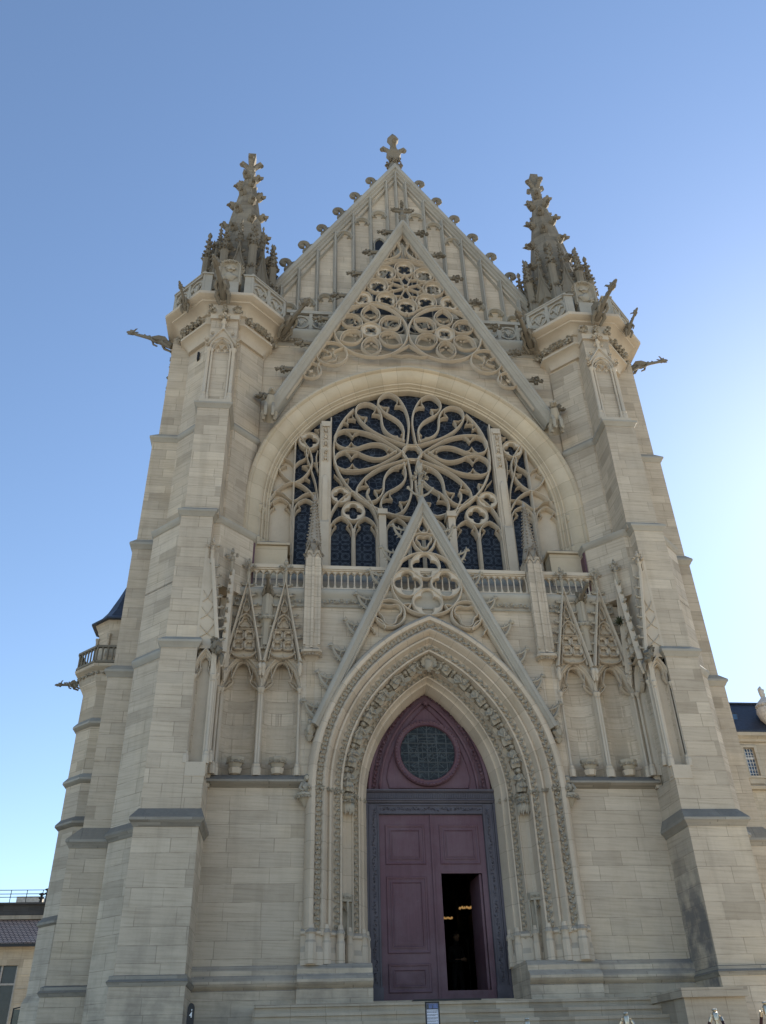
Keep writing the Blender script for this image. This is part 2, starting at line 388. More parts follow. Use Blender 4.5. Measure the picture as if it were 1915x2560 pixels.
# ------------------------------------------------------------------ ground
def gz(y): 
    t = max(0, min(1, (y+16.5)/9.5)); return 1.27*t*t*(3-2*t)
def build_ground():
    xs = [-3000, -400, -80, -40]+[-30+3*i for i in range(21)]+[40, 80, 400, 3000]
    ys = [-3000, -400, -80, -40, -25, -18]+[-17+.75*i for i in range(15)]+[-5, 0, 20, 60, 400, 3000]
    vs = [(x, y, gz(y)) for y in ys for x in xs]; n = len(xs)
    fs = [(j*n+i, j*n+i+1, (j+1)*n+i+1, (j+1)*n+i) for j in range(len(ys)-1) for i in range(n-1)]
    b = MB(); b.add(vs, fs)
    k = NT('gravel'); g = k.n('NewGeometry').outputs['Position']
    c = k.ramp(k.noise(g, 60, 4, .7), [(.3, (.40, .36, .29)), (.7, (.56, .51, .42))])
    c = k.mix(k.maprange(k.noise(g, .25, 4), .4, .7, 0, .6), c, k.mix(1.0, c, (.8, .78, .74), 'MULTIPLY'))
    k.l(c, k.b.inputs['Base Color']); k.b.inputs['Roughness'].default_value = .95
    tag(obj('ground', b, k.m), kind='structure')
    s = MB()
    n = 9
    for i in range(n):
        z1 = 2.735-.155*i; y0 = -.95-.31*i
        s.box(-3.6, 3.55, y0+.035, (1.0 if i == 0 else y0+.33), z1-.158, z1-.05); s.box(-3.6-.006*i, 3.552+.004*i, y0+.006*(i%3), (1.0 if i == 0 else y0+.34), z1-.05, z1)
    s.box(-4.6, -3.6, -2.6, -.05, 1.2, 2.35)
    s.box(3.55, 4.62, -2.3, -.05, 1.2, 2.62); s.box(3.5, 4.66, -2.38, -.04, 2.62, 2.76)
    s.box(-3.6, 3.55, -.9, .9, 1.2, 2.57)
    tag(obj('steps', s, M_step), kind='structure')
build_ground()

# ------------------------------------------------------------------ the chapel
CH = empty('chapel', (0, 1.0, 1.35))
tag(CH, 'tall Gothic stone chapel with twin spired corner towers, rose window and purple door', 'chapel')
def both(f):
    for s in (-1, 1): f(s)
def X(s): return lambda x, y, z: (s*x, y, z)

# shared carving pieces --------------------------------------------------
def crocket_mesh(kind, seed):
    b = MB()
    if kind == 'leafy':          # block of crisp leaves on a short stem, projecting along +X
        b.tube([(-.06, 0, 0), (.1, 0, .02), (.2, 0, .02)], [.07, .05, .05], 6)
        for i, (px, pz, r) in enumerate([(.14, .03, .085), (.26, .05, .085), (.34, .01, .07), (.22, -.05, .07)]):
            b.clump((px, 0, pz), r*1.15, seed+i, 6, out=(.3, -1, .1))
    elif kind == 'scroll':       # open curled volutes
        def sp(c, r, a0, turn, w):
            pts = []
            for i in range(15):
                t = i/14; a = R(a0+turn*t); q = r*(1-.62*t); pts.append((c[0]+q*math.cos(a), 0, c[1]+q*math.sin(a)))
            b.tube(pts, [w*(1-.25*i/14) for i in range(15)], 7)
        b.tube([(-.05, 0, -.1), (.05, 0, -.02), (.13, 0, .1), (.16, 0, .2)], [.10, .09, .085, .08], 7)
        sp((.30, .17), .16, 190, -300, .085)
        sp((.17, -.12), .12, 130, -260, .075)
        b.tube([(-.12, 0, .16), (-.02, 0, .2), (.1, 0, .14)], [.05, .07, .07], 7)
        b.lump((.30, 0, .17), .06, seed, .1)
    elif kind == 'thorn':        # thin hooked arms, beast-headed, springing off a raking coping
        b.tube(spline([(-.1, 0, -.20), (.04, 0, -.12), (.16, 0, .0), (.23, 0, .12), (.27, 0, .25)], 4), [.05-.0013*i for i in range(17)], 6)
        b.tube(spline([(-.16, 0, .16), (.0, 0, .13), (.14, 0, .16), (.27, 0, .25)], 4), [(.028, .03)]*13, 6)
        for q in ((.10, -.06, .2, -.13), (.17, .02, .25, -.05), (.0, -.14, .08, -.21), (-.03, .15, -.01, .25), (.1, .16, .14, .27), (.06, .12, .08, .02), (.12, -.02, .05, .06)):
            b.tube([(q[0], 0, q[1]), ((q[0]+q[2])/2+.008, 0, (q[1]+q[3])/2), (q[2], 0, q[3])], [.026, .018, .004], 5)
        b.lump((.29, 0, .275), (.062, .05, .05), seed, .3, 2); b.lump((.35, 0, .265), .034, seed+1, .25)
        for sy in (-1, 1): b.tube([(.28, sy*.03, .31), (.28, sy*.045, .36)], [.018, .004], 5)
    elif kind == 'small':
        b.tube([(-.02, 0, 0), (.07, 0, .01)], [.035, .025], 5); b.clump((.085, 0, .02), .052, seed, 5, out=(1, -.5, .2))
    elif kind == 'spire':        # big pointed upward leaf, projecting along +X
        for a in (-.5, 0, .5):
            b.leaf((-.04, a*.05, 0), (1, a*.4, .28), (0, 0, 1), .34, .085, seed)
        b.lump((.06, 0, .02), (.1, .06, .06), seed, .4); b.lump((.18, 0, .08), (.07, .06, .045), seed+2, .4)
    return b
CRM = {k: [mesh('crocket', crocket_mesh(k, i*5+1), m) for i in range(2)] for k, m in
       (('leafy', M_weatc), ('scroll', M_weatc), ('thorn', M_carve), ('small', M_carve), ('spire', M_weatc))}
def crocket(kind, parent, loc, ang=0, yaw=0, s=1, flip=1):
    rot = Matrix.Rotation(yaw, 3, 'Z') @ Matrix.Rotation(-ang, 3, 'Y')
    m = CRM[kind][rnd.randrange(2)]
    return link(bpy.data.objects.new('crocket', m), parent, loc=loc, rot=rot, scale=s)

def fleuron(b, x, y, z, s, seed=0):
    b.lathe(x, y, [(.035*s, z), (.035*s, z+.14*s), (.065*s, z+.17*s), (.03*s, z+.2*s), (.03*s, z+.3*s)], 8)
    for i in range(4):
        a = i*math.pi/2; c, sn = math.cos(a), math.sin(a)
        b.clump((x+c*.11*s, y+sn*.11*s, z+.3*s), .075*s, seed+i, 5, out=(c, sn, .3))
    b.lump((x, y, z+.42*s), (.055*s, .055*s, .075*s), seed, .3); b.lump((x, y, z+.5*s), .035*s, seed, .2)

# facade wall -------------------------------------------------------------
AP, RP, ZP = 1.45, 3.07, 6.65             # portal arch
AW, RW, ZW = 3.98, 4.40, 14.4             # great window arch
PH = archc(0, ZP, AP, RP, 24, None, 1.30)
def facade():
    b = MB()
    for s in (-1, 1):
        b.T = X(s)
        b.box(2.7, 4.9, 0, .5, 3.2, 6.80)                                 # plain wall beside the portal
        b.box(2.66, 2.99, .012, .5, 6.78, 9.75)
    b.T = None
    b.fill(PH, 11.15, .004)
    for s in (-1, 1):
        b.T = X(s); b.box(PH[-1][0]-.006, 4.9, .006, .45, 9.62, 11.15)
        b.box(PH[-1][0]-.006, 2.8, .004, .45, 6.5, 9.7)
    b.T = None
    b.box(-4.7, 4.7, .46, 1.0, 10.95, 11.38)
    for q in (-1, 1): b.T = X(q); b.box(2.78, 4.7, .46, 1.0, 6.9, 10.95)
    b.T = None
    # window wall with its sill
    b.box(-4.6, 4.6, 1.16, 1.7, 11.0, 20.6)
    b.fill(archc(0, ZW, AW, RW, 24, None, .58), 20.72, .74)
    b.box(-4.6, 4.6, 1.1, 1.7, 20.5, 21.3)
    obj('facade_wall', b, M_wallu, CH)
    p = MB()
    prof = [(-.001, 1.2), (-.16, 1.2), (-.16, 3.0), (-.13, 3.02), (-.20, 3.06), (-.24, 3.11), (-.24, 3.16), (-.20, 3.21), (-.13, 3.24), (-.11, 3.26), (-.11, 3.34), (-.04, 3.42), (0, 3.43)]
    for s in (-1, 1):
        p.T = X(s)
        x0 = 1.47 
        p.loft([[(x0, y-.15, z) for y, z in prof]+[(x0, .6, 3.43), (x0, .6, 1.2)], [(2.87, y-.15, z) for y, z in prof]+[(2.85, .6, 3.43), (2.85, .6, 1.2)]])
        p.loft([[(2.85, y*.8, z) for y, z in prof]+[(2.85, .6, 3.43), (2.85, .6, 1.2)], [(4.9, y*.8, z) for y, z in prof]+[(4.9, .6, 3.43), (4.9, .6, 1.2)]])
        p.box(1.46, 2.7, .3, 1.4, 1.2, 3.43)
    p.T = None
    p.box(-1.5, 1.5, .93, 1.5, 1.2, 2.882)
    obj('plinth', p, M_wall, CH)
    # string course / sill under the blind arcade
    for s in (-1, 1):
        q = MB(X(s))
        pr = [(.02, 6.70), (-.05, 6.74), (-.10, 6.76), (-.17, 6.80), (-.17, 6.84), (-.02, 6.97), (.3, 6.99), (.3, 6.7)]
        q.loft([[(x, y, z) for y, z in pr] for x in (2.80, 4.86)])
        obj('sill_course', q, M_ledge, CH)
    # gallery cornice, floor and sill slope
    g = MB()
    pr = [(.02, 10.92), (-.03, 10.95), (-.015, 10.98), (-.015, 11.16), (-.04, 11.2), (-.085, 11.26), (-.10, 11.30), (-.10, 11.38), (-.08, 11.41), (.9, 11.40), (.9, 10.9)]
    g.loft([[(x, y, z) for y, z in pr] for x in (-4.62, 4.62)])
    g.loft([[(x, y, z) for y, z in [(.42, 11.5), (.44, 11.9), (1.06, 12.66), (1.15, 12.70), (1.15, 11.3), (.42, 11.3)]] for x in (-4.3, 4.3)])
    obj('gallery_cornice', g, M_cope, CH)
    for s in (-1, 1):
        for x0, x1 in ((1.7, 2.5), (3.0, 3.3), (4.35, 4.55)):
            fz = MB(X(s))
            n = int((x1-x0)/.075)
            for i in range(n): fz.clump((x0+(i+.5)*(x1-x0)/n, -.07, 11.06+.02*math.sin(i*2)), .06, i+3, 4, squash=(1, .8, 1.1))
            obj('foliage_frieze', fz, M_carve, CH)
facade()

# portal --------------------------------------------------------------------
PORT = [(1.34,.02),(1.34,-.12),(1.28,-.26),(1.22,-.30),(1.15,-.28),(1.13,-.2),(1.11,-.17),(1.03,-.15),(1.0,-.2),(.96,-.22),(.92,-.18),(.90,-.08),(.87,-.04),(.84,-.08),(.80,-.08),(.78,0),(.75,.08),(.71,.1),(.63,.12),(.61,.08),(.57,.08),(.56,.2),(.54,.36),(.47,.42),(.36,.42),(.34,.40),(.32,.40),(.31,.5),(.29,.56),(.22,.58),(.2,.55),(.17,.56),(.15,.66),(.11,.72),(.08,.72),(.05,.8),(.03,.9),(0,.95),(0,1.3)]
def angel_mesh(seed):
    b = MB(); q = random.Random(seed)          # seated robed figure, z up along the arch, facing -Y
    b.loft([[(w*math.cos(a)*(1+.16*math.cos(5*a+seed)), -.02+d*math.sin(a)*(1+.2*math.cos(7*a+seed)), z) for a in [2*math.pi*k/28 for k in range(28)]] for z, w, d in
            ((0, .085, .075), (.05, .095, .09), (.12, .09, .115), (.17, .08, .12), (.20, .07, .075), (.27, .065, .06), (.33, .07, .055), (.365, .04, .04), (.385, .025, .025))])
    for k in range(6): b.leaf((-.06+.024*k, -.10, .16), (q.uniform(-.3, .3), -.1, -1), (0, -1, 0), q.uniform(.12, .17), .018, k)
    b.lump((.02*(seed-1), -.045, .435), (.042, .045, .055), seed, .15, 2)
    b.lump((.02*(seed-1), -.025, .455), (.055, .045, .045), seed+4, .4)
    for sx in (-1, 1):
        b.tube([(sx*.07, -.02, .33), (sx*.105, -.07, .25), (sx*.05, -.13, .22+.03*seed*sx), (sx*.015, -.145, .26)], [.026, .024, .02, .016], 6)
        b.leaf((sx*.05, .0, .24), (sx*.55, .0, .8), (0, -1, 0), .30, .05); b.leaf((sx*.07, .0, .2), (sx*.9, .0, .3), (0, -1, 0), .16, .04)
    return mesh('statue', b, M_carve)
def canopy_mesh(seed):
    b = MB()
    for i in range(7):
        a = math.pi+math.pi*i/6; b.leaf((.09*math.cos(a), .09*math.sin(a), .06), (.5*math.cos(a), .5*math.sin(a), -1), (math.cos(a), math.sin(a), .2), .13, .03, i); b.clump((.10*math.cos(a), .1*math.sin(a), .07), .045, seed+i, 4)
    b.lathe(0, .02, [(.06, -.02), (.10, .05), (.10, .09), (.05, .11)], 8, R(22))
    return mesh('canopy', b, M_carve)
def portal():
    b = MB(); n = 30
    # arch and jambs: one concentric moulding
    def at(o):
        p = archc(0, ZP, AP, RP, n, None, o); return [(p[0][0], 3.9)]+[(p[0][0], 5.3)]+p+[(p[-1][0], 5.3), (p[-1][0], 3.9)]
    paths = [at(o) for o, y in PORT]
    b.loft([[(paths[j][i][0], PORT[j][1], paths[j][i][1]) for j in range(len(PORT))] for i in range(len(paths[0]))], cap=False, closed=False)
    P = obj('portal', b, M_arch, CH)
    # jamb bases
    for s in (-1, 1):
        j = MB(X(s))
        outl = [(2.82, .3), (2.82, -.2), (2.70, -.27), (2.52, -.24), (2.40, -.2), (2.24, -.04), (2.14, .03), (2.0, .03), (1.98, .34), (1.80, .38), (1.76, .44), (1.6, .52), (1.52, .78), (1.42, .92), (1.42, 1.15), (2.8, 1.15)]
        inn = [(x*1.0+(.02 if x < 1.6 else 0), y+.045) for x, y in outl]
        j.loft([ring(outl, 3.40), ring(outl, 3.62), ring(inn, 3.72), ring(inn, 3.90), ring(outl, 3.93), ring(outl, 3.97), ring(inn, 4.02)])
        for cx, cy, r in ((2.63, -.23, .075), (2.33, -.12, .065), (2.05, .04, .06), (1.86, .33, .05), (1.56, .62, .06), (1.46, .9, .045)):
            j.lathe(cx, cy, [(r*1.5, 3.42), (r*1.5, 3.78), (r*1.25, 3.82), (r*1.25, 3.92), (r*1.6, 3.95), (r*1.0, 4.02), (r*.8, 4.1)], 8, R(22))
        obj('jamb_base', j, M_arch, P)
    # foliage bands
    for o, yy, r, st in ((1.07, -.20, .056, .092), (.67, .075, .052, .088), (.255, .54, .044, .08)):
        f = MB(); p = at(o); d = 0; nx = st; k = 0
        for i in range(len(p)-1):
            (x0, z0), (x1, z1) = p[i], p[i+1]; L = math.hypot(x1-x0, z1-z0)
            while nx <= d+L:
                t = (nx-d)/L; x, z = x0+(x1-x0)*t, z0+(z1-z0)*t; tx, tz = (x1-x0)/L, (z1-z0)/L; k += 1
                sg = 1 if k % 2 else -1
                f.leaf((x, yy+.01, z), (tx-tz*sg*.9, -.25, tz+tx*sg*.9), (0, -1, 0), r*2.0, r*.62, k)
                f.lump((x+tz*sg*r*.45, yy-.012, z-tx*sg*r*.45), (r*.55, r*.6, r*.55), k, .35)
                nx += st
            d += L
        obj('foliage_band', f, M_carve, P)
    # angels in the hollow of the archivolt, seven a side, and God's bust at the crown
    ang = [angel_mesh(i) for i in range(3)]; can = canopy_mesh(3)
    o = .455; rr = RP+o; c = RP-AP; tm = math.acos(c/rr)
    for s in (-1, 1):
        for i in range(7):
            t = tm*(i+.0)/7.25+.02
            x = s*(-c+rr*math.cos(t)); z = ZP+rr*math.sin(t)
            rot = Matrix(((1 if s > 0 else 1, 0, 0), (0, 1, 0), (0, 0, 1))) @ Matrix.Rotation(-s*t*.96, 3, 'Y')
            link(bpy.data.objects.new('statue', ang[i % 3]), P, loc=(x, .34, z), rot=rot, scale=(1.3, 1.15, 1.08))
            t2 = t+tm/7.25*.82
            x = s*(-c+rr*math.cos(t2)); z = ZP+rr*math.sin(t2)
            link(bpy.data.objects.new('canopy', can), P, loc=(x, .36, z), rot=Matrix.Rotation(-s*t2, 3, 'Y'), scale=.72)
    g = MB(); g.lump((0, .28, 9.66), (.12, .09, .15), 2, .3, 2); g.lump((0, .24, 9.86), (.055, .06, .07), 3, .15, 2)
    for k in range(9): g.leaf((0, .3, 9.66), (math.cos(R(-20+27.5*k)), -.2, math.sin(R(-20+27.5*k))), (0, -1, 0), .30, .06, k)
    for k in range(8): g.clump((.24*math.cos(R(45*k)), .3, 9.68+.16*math.sin(R(45*k))), .07, k, 4)
    obj('crown_statue', g, M_carve, P)
    # impost capitals, niche brackets and pedestals
    for s in (-1, 1):
        for lo_, hi_ in ((.56, 1.3), (-.1, .33)):
            for o, y in [q for q in PORT if lo_ <= q[0] < hi_][::3]:
                c2 = MB(X(s)); c2.clump((AP+o, y-.03, ZP+.0), .062, int(o*100), 6, squash=(1, .8, 1.2)); obj('capital', c2, M_carve, P)
        c2 = MB(X(s))
        for i in range(26):
            a = R(190+160*(i % 13)/12); zz = 6.62 if i < 13 else 6.5
            c2.clump((1.92+.17*math.cos(a)*(1.15 if i < 13 else .9), .36+.17*math.sin(a), zz), .055, i, 4)
            c2.lathe(1.92+.15*math.cos(a), .36+.16*math.sin(a), [(.008, zz-.22-.03*(i % 3)), (.03, zz-.12), (.03, zz)], 5)
        c2.lathe(1.92, .42, [(.06, 6.34), (.14, 6.46), (.18, 6.56), (.18, 6.66), (.12, 6.70)], 8, R(22))
        obj('bracket', c2, M_carve, P)
    for s in (-1, 1):
        n_ = MB(X(s))
        n_.box(1.775, 2.1, .452, .6, 3.9, 6.5)
        n_.loft([ring([(1.77, .44), (1.82, .28), (2.02, .22), (2.10, .38), (2.10, .6), (1.77, .6)], z) for z in (4.56, 4.70)])
        for cx, cy in ((1.80, .36), (1.9, .27), (2.06, .28)): n_.lathe(cx, cy, [(.022, 3.95), (.022, 4.45), (.032, 4.5), (.02, 4.58)], 7)
        n_.T = lambda x, y, z, s=s: (s*x, y, z)
        n_.bar(arch(1.98, 4.30, .085, .15, 8), .016, .235, .05); n_.box(1.83, 2.06, .36, .5, 3.9, 4.6)
        for i in range(8): n_.clump((1.84+.033*i, .26-.05*(i/7)+.03*(i % 2), 4.63), .035, i, 4)
        obj('niche', n_, M_carve, P)
        # corbel with a crouching figure at the springing
        k = MB(X(s))
        k.lathe(2.80, -.12, [(.02, 6.28), (.09, 6.38), (.14, 6.45), (.20, 6.50), (.20, 6.55), (.14, 6.58)], 8, R(22))
        for i in range(9): k.clump((2.80+.17*math.cos(R(180+22*i)), -.12+.17*math.sin(R(180+22*i)), 6.47), .055, i, 4)
        k.lump((2.79, -.15, 6.68), (.10, .11, .13), 1+s, .3, 2); k.lump((2.77, -.2, 6.86), (.065, .07, .075), 5+s, .25, 2)
        k.tube([(2.72, -.2, 6.75), (2.68, -.25, 6.64), (2.76, -.28, 6.58)], [.035, .03, .025], 6)
        k.tube([(2.87, -.2, 6.75), (2.92, -.25, 6.64), (2.84, -.28, 6.58)], [.035, .03, .025], 6)
        obj('corbel', k, M_carve, P)
portal()

# portal gable ----------------------------------------------------------------
def trefoil(b, cx, cz, r, rot, yf, d, w=.028, n=3, k=.5):
    pts = []
    for i in range(n):
        a0 = rot+2*math.pi*i/n; c = (cx+r*.52*math.cos(a0), cz+r*.52*math.sin(a0)); sp = math.pi/n+R(34 if n == 3 else 28)
        for q in range(9):
            a = a0-sp*1.02+2*sp*1.02*q/8; pts.append((c[0]+r*.48*math.cos(a), c[1]+r*.48*math.sin(a)))
    b.bar(pts, w, yf, d, True)
def pgable():
    b = MB()
    cop = [(0, .12), (0, -.30), (.03, -.33), (.10, -.34), (.125, -.30), (.15, -.29), (.175, -.25), (.195, -.25), (.215, -.2), (.235, -.2), (.25, -.15), (.25, .12)]
    A, Ft = (0, 14.10), (2.72, 8.02)
    b.sweep([(Ft[0], Ft[1]), A, (-Ft[0], Ft[1])], cop)
    G = obj('portal_gable', b, M_cope, CH)
    t = MB(); yf, d = -.20, .16
    inner = [(2.30, 8.4), (0, 13.5), (-2.30, 8.4)]
    t.bar([(x, z) for x, z in inner], .035, yf, d)
    t.bar(circ(0, 11.58, .86, 56), .036, yf-.012, d, True)
    for cx, cz in ((0, 12.08), (-.47, 11.58), (.47, 11.58), (0, 11.07)):
        t.bar(circ(cx, cz, .358, 36), .030, yf-.004, d, True); t.foilplate(cx, cz, .35, .318, 4, math.pi/2, yf+.03, yf+d, 64)
    # curved triangle with a trefoil, and the drop above it
    t.bar(spline([(-.335, 12.93), (-.2, 12.6), (0, 12.44), (.2, 12.6), (.335, 12.93)], 5), .036, yf, d)
    t.bar(spline([(-.335, 12.93), (-.15, 13.0), (0, 13.01), (.15, 13.0), (.335, 12.93)], 4), .03, yf, d)
    trefoil(t, 0, 12.79, .21, -math.pi/2, yf+.02, d)
    t.bar(spline([(0, 13.48), (-.13, 13.22), (-.09, 13.06), (0, 13.02), (.09, 13.06), (.13, 13.22), (0, 13.48)], 5), .026, yf, d)
    for s in (-1, 1):
        t.T = X(s)
        t.bar(circ(.92, 10.76, .36, 30), .034, yf, d, True); trefoil(t, .92, 10.76, .31, R(-90), yf+.02, d)
        t.bar(circ(1.36, 10.30, .34, 20, 60, 170), .03, yf, d); t.bar(circ(1.5, 10.2, .22, 16, 20, 170), .024, yf+.015, d)
        t.bar(spline([(.52, 10.84), (.42, 11.0), (.6, 10.98)], 4), .03, yf, d)
        t.bar([(1.9, 9.5), (1.55, 10.15), (1.2, 10.95)], .028, yf+.01, d)
    t.T = None
    obj('tracery', t, M_trac, G)
    sl = (A[1]-Ft[1])/Ft[0]; ang = math.atan(sl)
    for s in (-1, 1):
        for i in range(8):
            z = 13.05-.67*i; x = (A[1]-z)/sl
            rot = Matrix.Rotation(0 if s > 0 else math.pi, 3, 'Z')
            m = CRM['thorn'][i % 2]
            link(bpy.data.objects.new('crocket', m), G, loc=(s*(x+.03), -.12, z-.05), rot=rot, scale=rnd.uniform(.92, 1.04))
    f = MB(); f.lathe(0, -.1, [(.10, 13.95), (.07, 14.2), (.06, 14.45), (.10, 14.5), (.07, 14.55), (.05, 14.7)], 8, R(22))
    for i in range(8): f.clump((.15*math.cos(R(45*i)), -.1+.15*math.sin(R(45*i)), 14.78+.05*(i % 2)), .09, i, 6, out=(math.cos(R(45*i)), math.sin(R(45*i)), .4))
    f.lathe(0, -.1, [(.05, 14.7), (.045, 14.95), (.08, 15.05), (.10, 15.12), (.05, 15.25), (.01, 15.38)], 8)
    for i in range(4): f.tube([(.04*math.cos(R(90*i)), -.1+.04*math.sin(R(90*i)), 14.2), (.18*math.cos(R(90*i)), -.1+.18*math.sin(R(90*i)), 14.28), (.3*math.cos(R(90*i)), -.1+.3*math.sin(R(90*i)), 14.42)], [.04, .03, .03], 6); f.lump((.32*math.cos(R(90*i)), -.1+.32*math.sin(R(90*i)), 14.45), .055, i, .3)
    obj('finial', f, M_carve, G)
    for s in (-1, 1):
        k = MB(X(s)); k.lump((2.74, -.16, 7.9), (.10, .12, .16), 3+s, .35, 2); k.lump((2.72, -.22, 8.04), (.075, .08, .085), 7+s, .3, 2); k.lathe(2.74, -.12, [(.03, 7.66), (.1, 7.76), (.07, 7.82)], 8)
        obj('corbel_figure', k, M_carve, G)
pgable()

# door ------------------------------------------------------------------------
def door():
    D = empty('door_surround', (0, 1.1, 2.88), CH)
    b = MB()
    rim = archc(0, ZP+.25, AP+.03, RP, 24, 6.7)
    b.slab([(x, z) for x, z in rim], 1.16, 1.26)
    a1 = archc(0, ZP+.25, AP-.07, RP-.07, 24, 6.95)
    b.sweep(a1, [(-.07, 1.17), (-.07, 1.09), (-.05, 1.07), (0, 1.07), (.03, 1.1), (.1, 1.1), (.1, 1.17)])
    a2 = archc(0, ZP+.25, AP-.33, RP-.33, 20, 7.0)
    b.sweep(a2, [(-.03, 1.17), (-.03, 1.10), (0, 1.085), (.03, 1.10), (.03, 1.17)])
    a3 = [(-.9, 7.04)]+archc(0, ZP+.25, AP-.47, RP-.47, 20, None)[3:-3]+[(.9, 7.04), (-.9, 7.04)]
    b.bar(a3, .022, 1.13, .04)
    b.bar([(-.3, 8.63), (0, 8.98), (.3, 8.63)], .02, 1.13, .04)
    T = obj('tympanum', b, M_wood, D)
    f = MB(); p = archc(0, ZP+.25, AP-.20, RP-.20, 30, 7.0)
    for i in range(1, len(p)-1):
        f.clump((p[i][0], 1.12, p[i][1]), .055, i, 5, squash=(1, .5, 1))
    f.clump((0, 1.1, 9.0), .1, 4, 8, squash=(1, .5, 1))
    obj('foliage_band', f, M_wood, T)
    w = MB(); w.sweep(circ(0, 7.84, .70, 48), [(-.07, 1.16), (-.07, 1.08), (-.045, 1.05), (-.01, 1.05), (.02, 1.07), (.05, 1.06), (.07, 1.09), (.07, 1.16)], True)
    for i in range(60):
        a = 2*math.pi*i/60; w.lump((.725*math.cos(a), 1.05, 7.84+.725*math.sin(a)), .024, i, .3)
    g = obj('round_window', w, M_wood, D)
    d = MB(); d.slab(circ(0, 7.84, .68, 48), 1.12, 1.17); obj('glass', d, M_glassd, g)
    # crowned heraldic lead lines across the roundel
    ln = MB()
    def L(pts, r=.0085): ln.tube([(x, 1.115, z) for x, z in pts], r, 5)
    for x in (-.44, -.22, 0, .22, .44): 
        h = math.sqrt(.66**2-x*x); L([(x, 7.84-h), (x, 7.84+h)], .011)
    for z in (-.44, -.22, 0, .22, .44): 
        h = math.sqrt(.66**2-z*z); L([(-h, 7.84+z), (h, 7.84+z)], .013)
    for s in (-1, 1):
        L(circ(s*.32, 7.84, .10, 14, 0, 360)+[(s*.32+.1, 7.84)]); L(circ(s*.14, 7.84, .14, 14)+[(s*.14+.14, 7.84)])
        L(spline([(s*.05, 7.35), (s*.2, 7.45), (s*.3, 7.38), (s*.45, 7.5)], 5)); L(spline([(s*.05, 7.45), (s*.22, 7.58), (s*.36, 7.5)], 5))
    L([(-.2, 8.12), (.2, 8.12)]); L([(-.2, 8.2), (.2, 8.2)])
    L([(-.2, 8.12), (-.22, 8.32), (-.1, 8.22), (0, 8.36), (.1, 8.22), (.22, 8.32), (.2, 8.12)]); L([(-.1, 8.45), (0, 8.36), (.1, 8.45)])
    L([(-.12, 8.04), (-.12, 7.72), (0, 7.6), (.12, 7.72), (.12, 8.04), (-.12, 8.04)])
    obj('lead_lines', ln, plain('lead_came', (.07, .08, .085), .6), g)
    # cornice, fluted frieze, frame
    c = MB()
    pr = [(1.2, 6.70), (1.06, 6.70), (1.05, 6.73), (1.02, 6.74), (1.02, 6.76), (1.04, 6.78), (1.035, 6.90), (1.0, 6.91), (.97, 6.94), (.97, 6.97), (1.2, 6.985)]
    c.loft([[(x, y, z) for y, z in pr] for x in (-1.47, 1.47)])
    for i in range(72): x = -1.40+i*2.8/71; c.box(x-.011, x+.011, 1.018, 1.05, 6.785, 6.895)
    obj('cornice', c, M_wood2, D)
    fr = MB()
    for s in (-1, 1):
        fr.T = X(s)
        fr.box(1.16, 1.46, 1.10, 1.3, 2.88, 6.69)
        fr.box(1.17, 1.195, 1.075, 1.12, 3.12, 6.66); fr.box(1.365, 1.385, 1.075, 1.12, 3.12, 6.66); fr.box(1.40, 1.46, 1.06, 1.12, 3.12, 6.69)
        fr.box(1.14, 1.47, 1.05, 1.12, 2.88, 3.12)
        for i in range(46): fr.clump((1.28+.018*math.sin(i*1.1), 1.10, 3.2+i*.0745), .04, i, 4, squash=(1.1, .5, 1))
    fr.T = None
    fr.box(-1.16, 1.16, 1.10, 1.3, 6.455, 6.69); fr.box(-1.155, 1.155, 1.07, 1.12, 6.463, 6.49); fr.box(-1.155, 1.155, 1.07, 1.12, 6.64, 6.68)
    for i in range(36): fr.clump((-1.09+i*.0623, 1.10, 6.565+.012*math.sin(i*1.2)), .042, i, 4, squash=(1.1, .5, 1))
    obj('frame', fr, M_wood2, D)
    def panel(b, x0, x1, z0, z1, y):
        b.sweep([(x0, z0), (x1, z0), (x1, z1), (x0, z1)], [(0, y+.02), (0, y-.012), (.015, y-.025), (.035, y-.02), (.05, y-.008), (.05, y+.02)], True)
        e = .10; b.sweep([(x0+e, z0+e), (x1-e, z0+e), (x1-e, z1-e), (x0+e, z1-e)], [(0, y+.02), (0, y-.018), (.02, y-.022), (.035, y-.004), (.035, y+.02)], True)
        e = .16; b.box(x0+e, x1-e, y-.01, y+.02, z0+e, z1-e)
    def leaf_(s):
        b = MB(X(s)); y = 1.14
        a0, a1 = .012, 1.155
        if s < 0:
            b.box(a0, a1, y, y+.07, 2.885, 6.45)
            panel(b, .16, 1.03, 5.42, 6.24, y); panel(b, .16, 1.03, 3.72, 5.18, y); panel(b, .16, 1.03, 3.02, 3.54, y)
        else:
            b.box(a0, .155, y, y+.07, 2.885, 5.24); b.box(1.045, a1, y, y+.07, 2.885, 5.24); b.box(.155, 1.045, y, y+.07, 2.885, 3.05)
            b.box(a0, a1, y, y+.07, 5.24, 6.45); panel(b, .16, 1.03, 5.42, 6.24, y)
        b.box(-.012, .03, y-.03, y+.02, 2.89, 6.45) if s < 0 else None
        return obj('door', b, M_wood, CH)
    leaf_(-1); Dr = leaf_(1)
    w = MB()
    w.box(0, .86, 0, .05, 0, 2.17)
    panel(w, .08, .78, .75, 2.08, -.004); panel(w, .08, .78, .1, .62, -.004)
    w.T = None
    obj('wicket', w, M_wood, Dr, loc=(1.035, 1.20, 3.06), rot=Matrix.Rotation(R(180-87), 3, 'Z') @ Matrix.Diagonal((1, 1, 1)))
door()

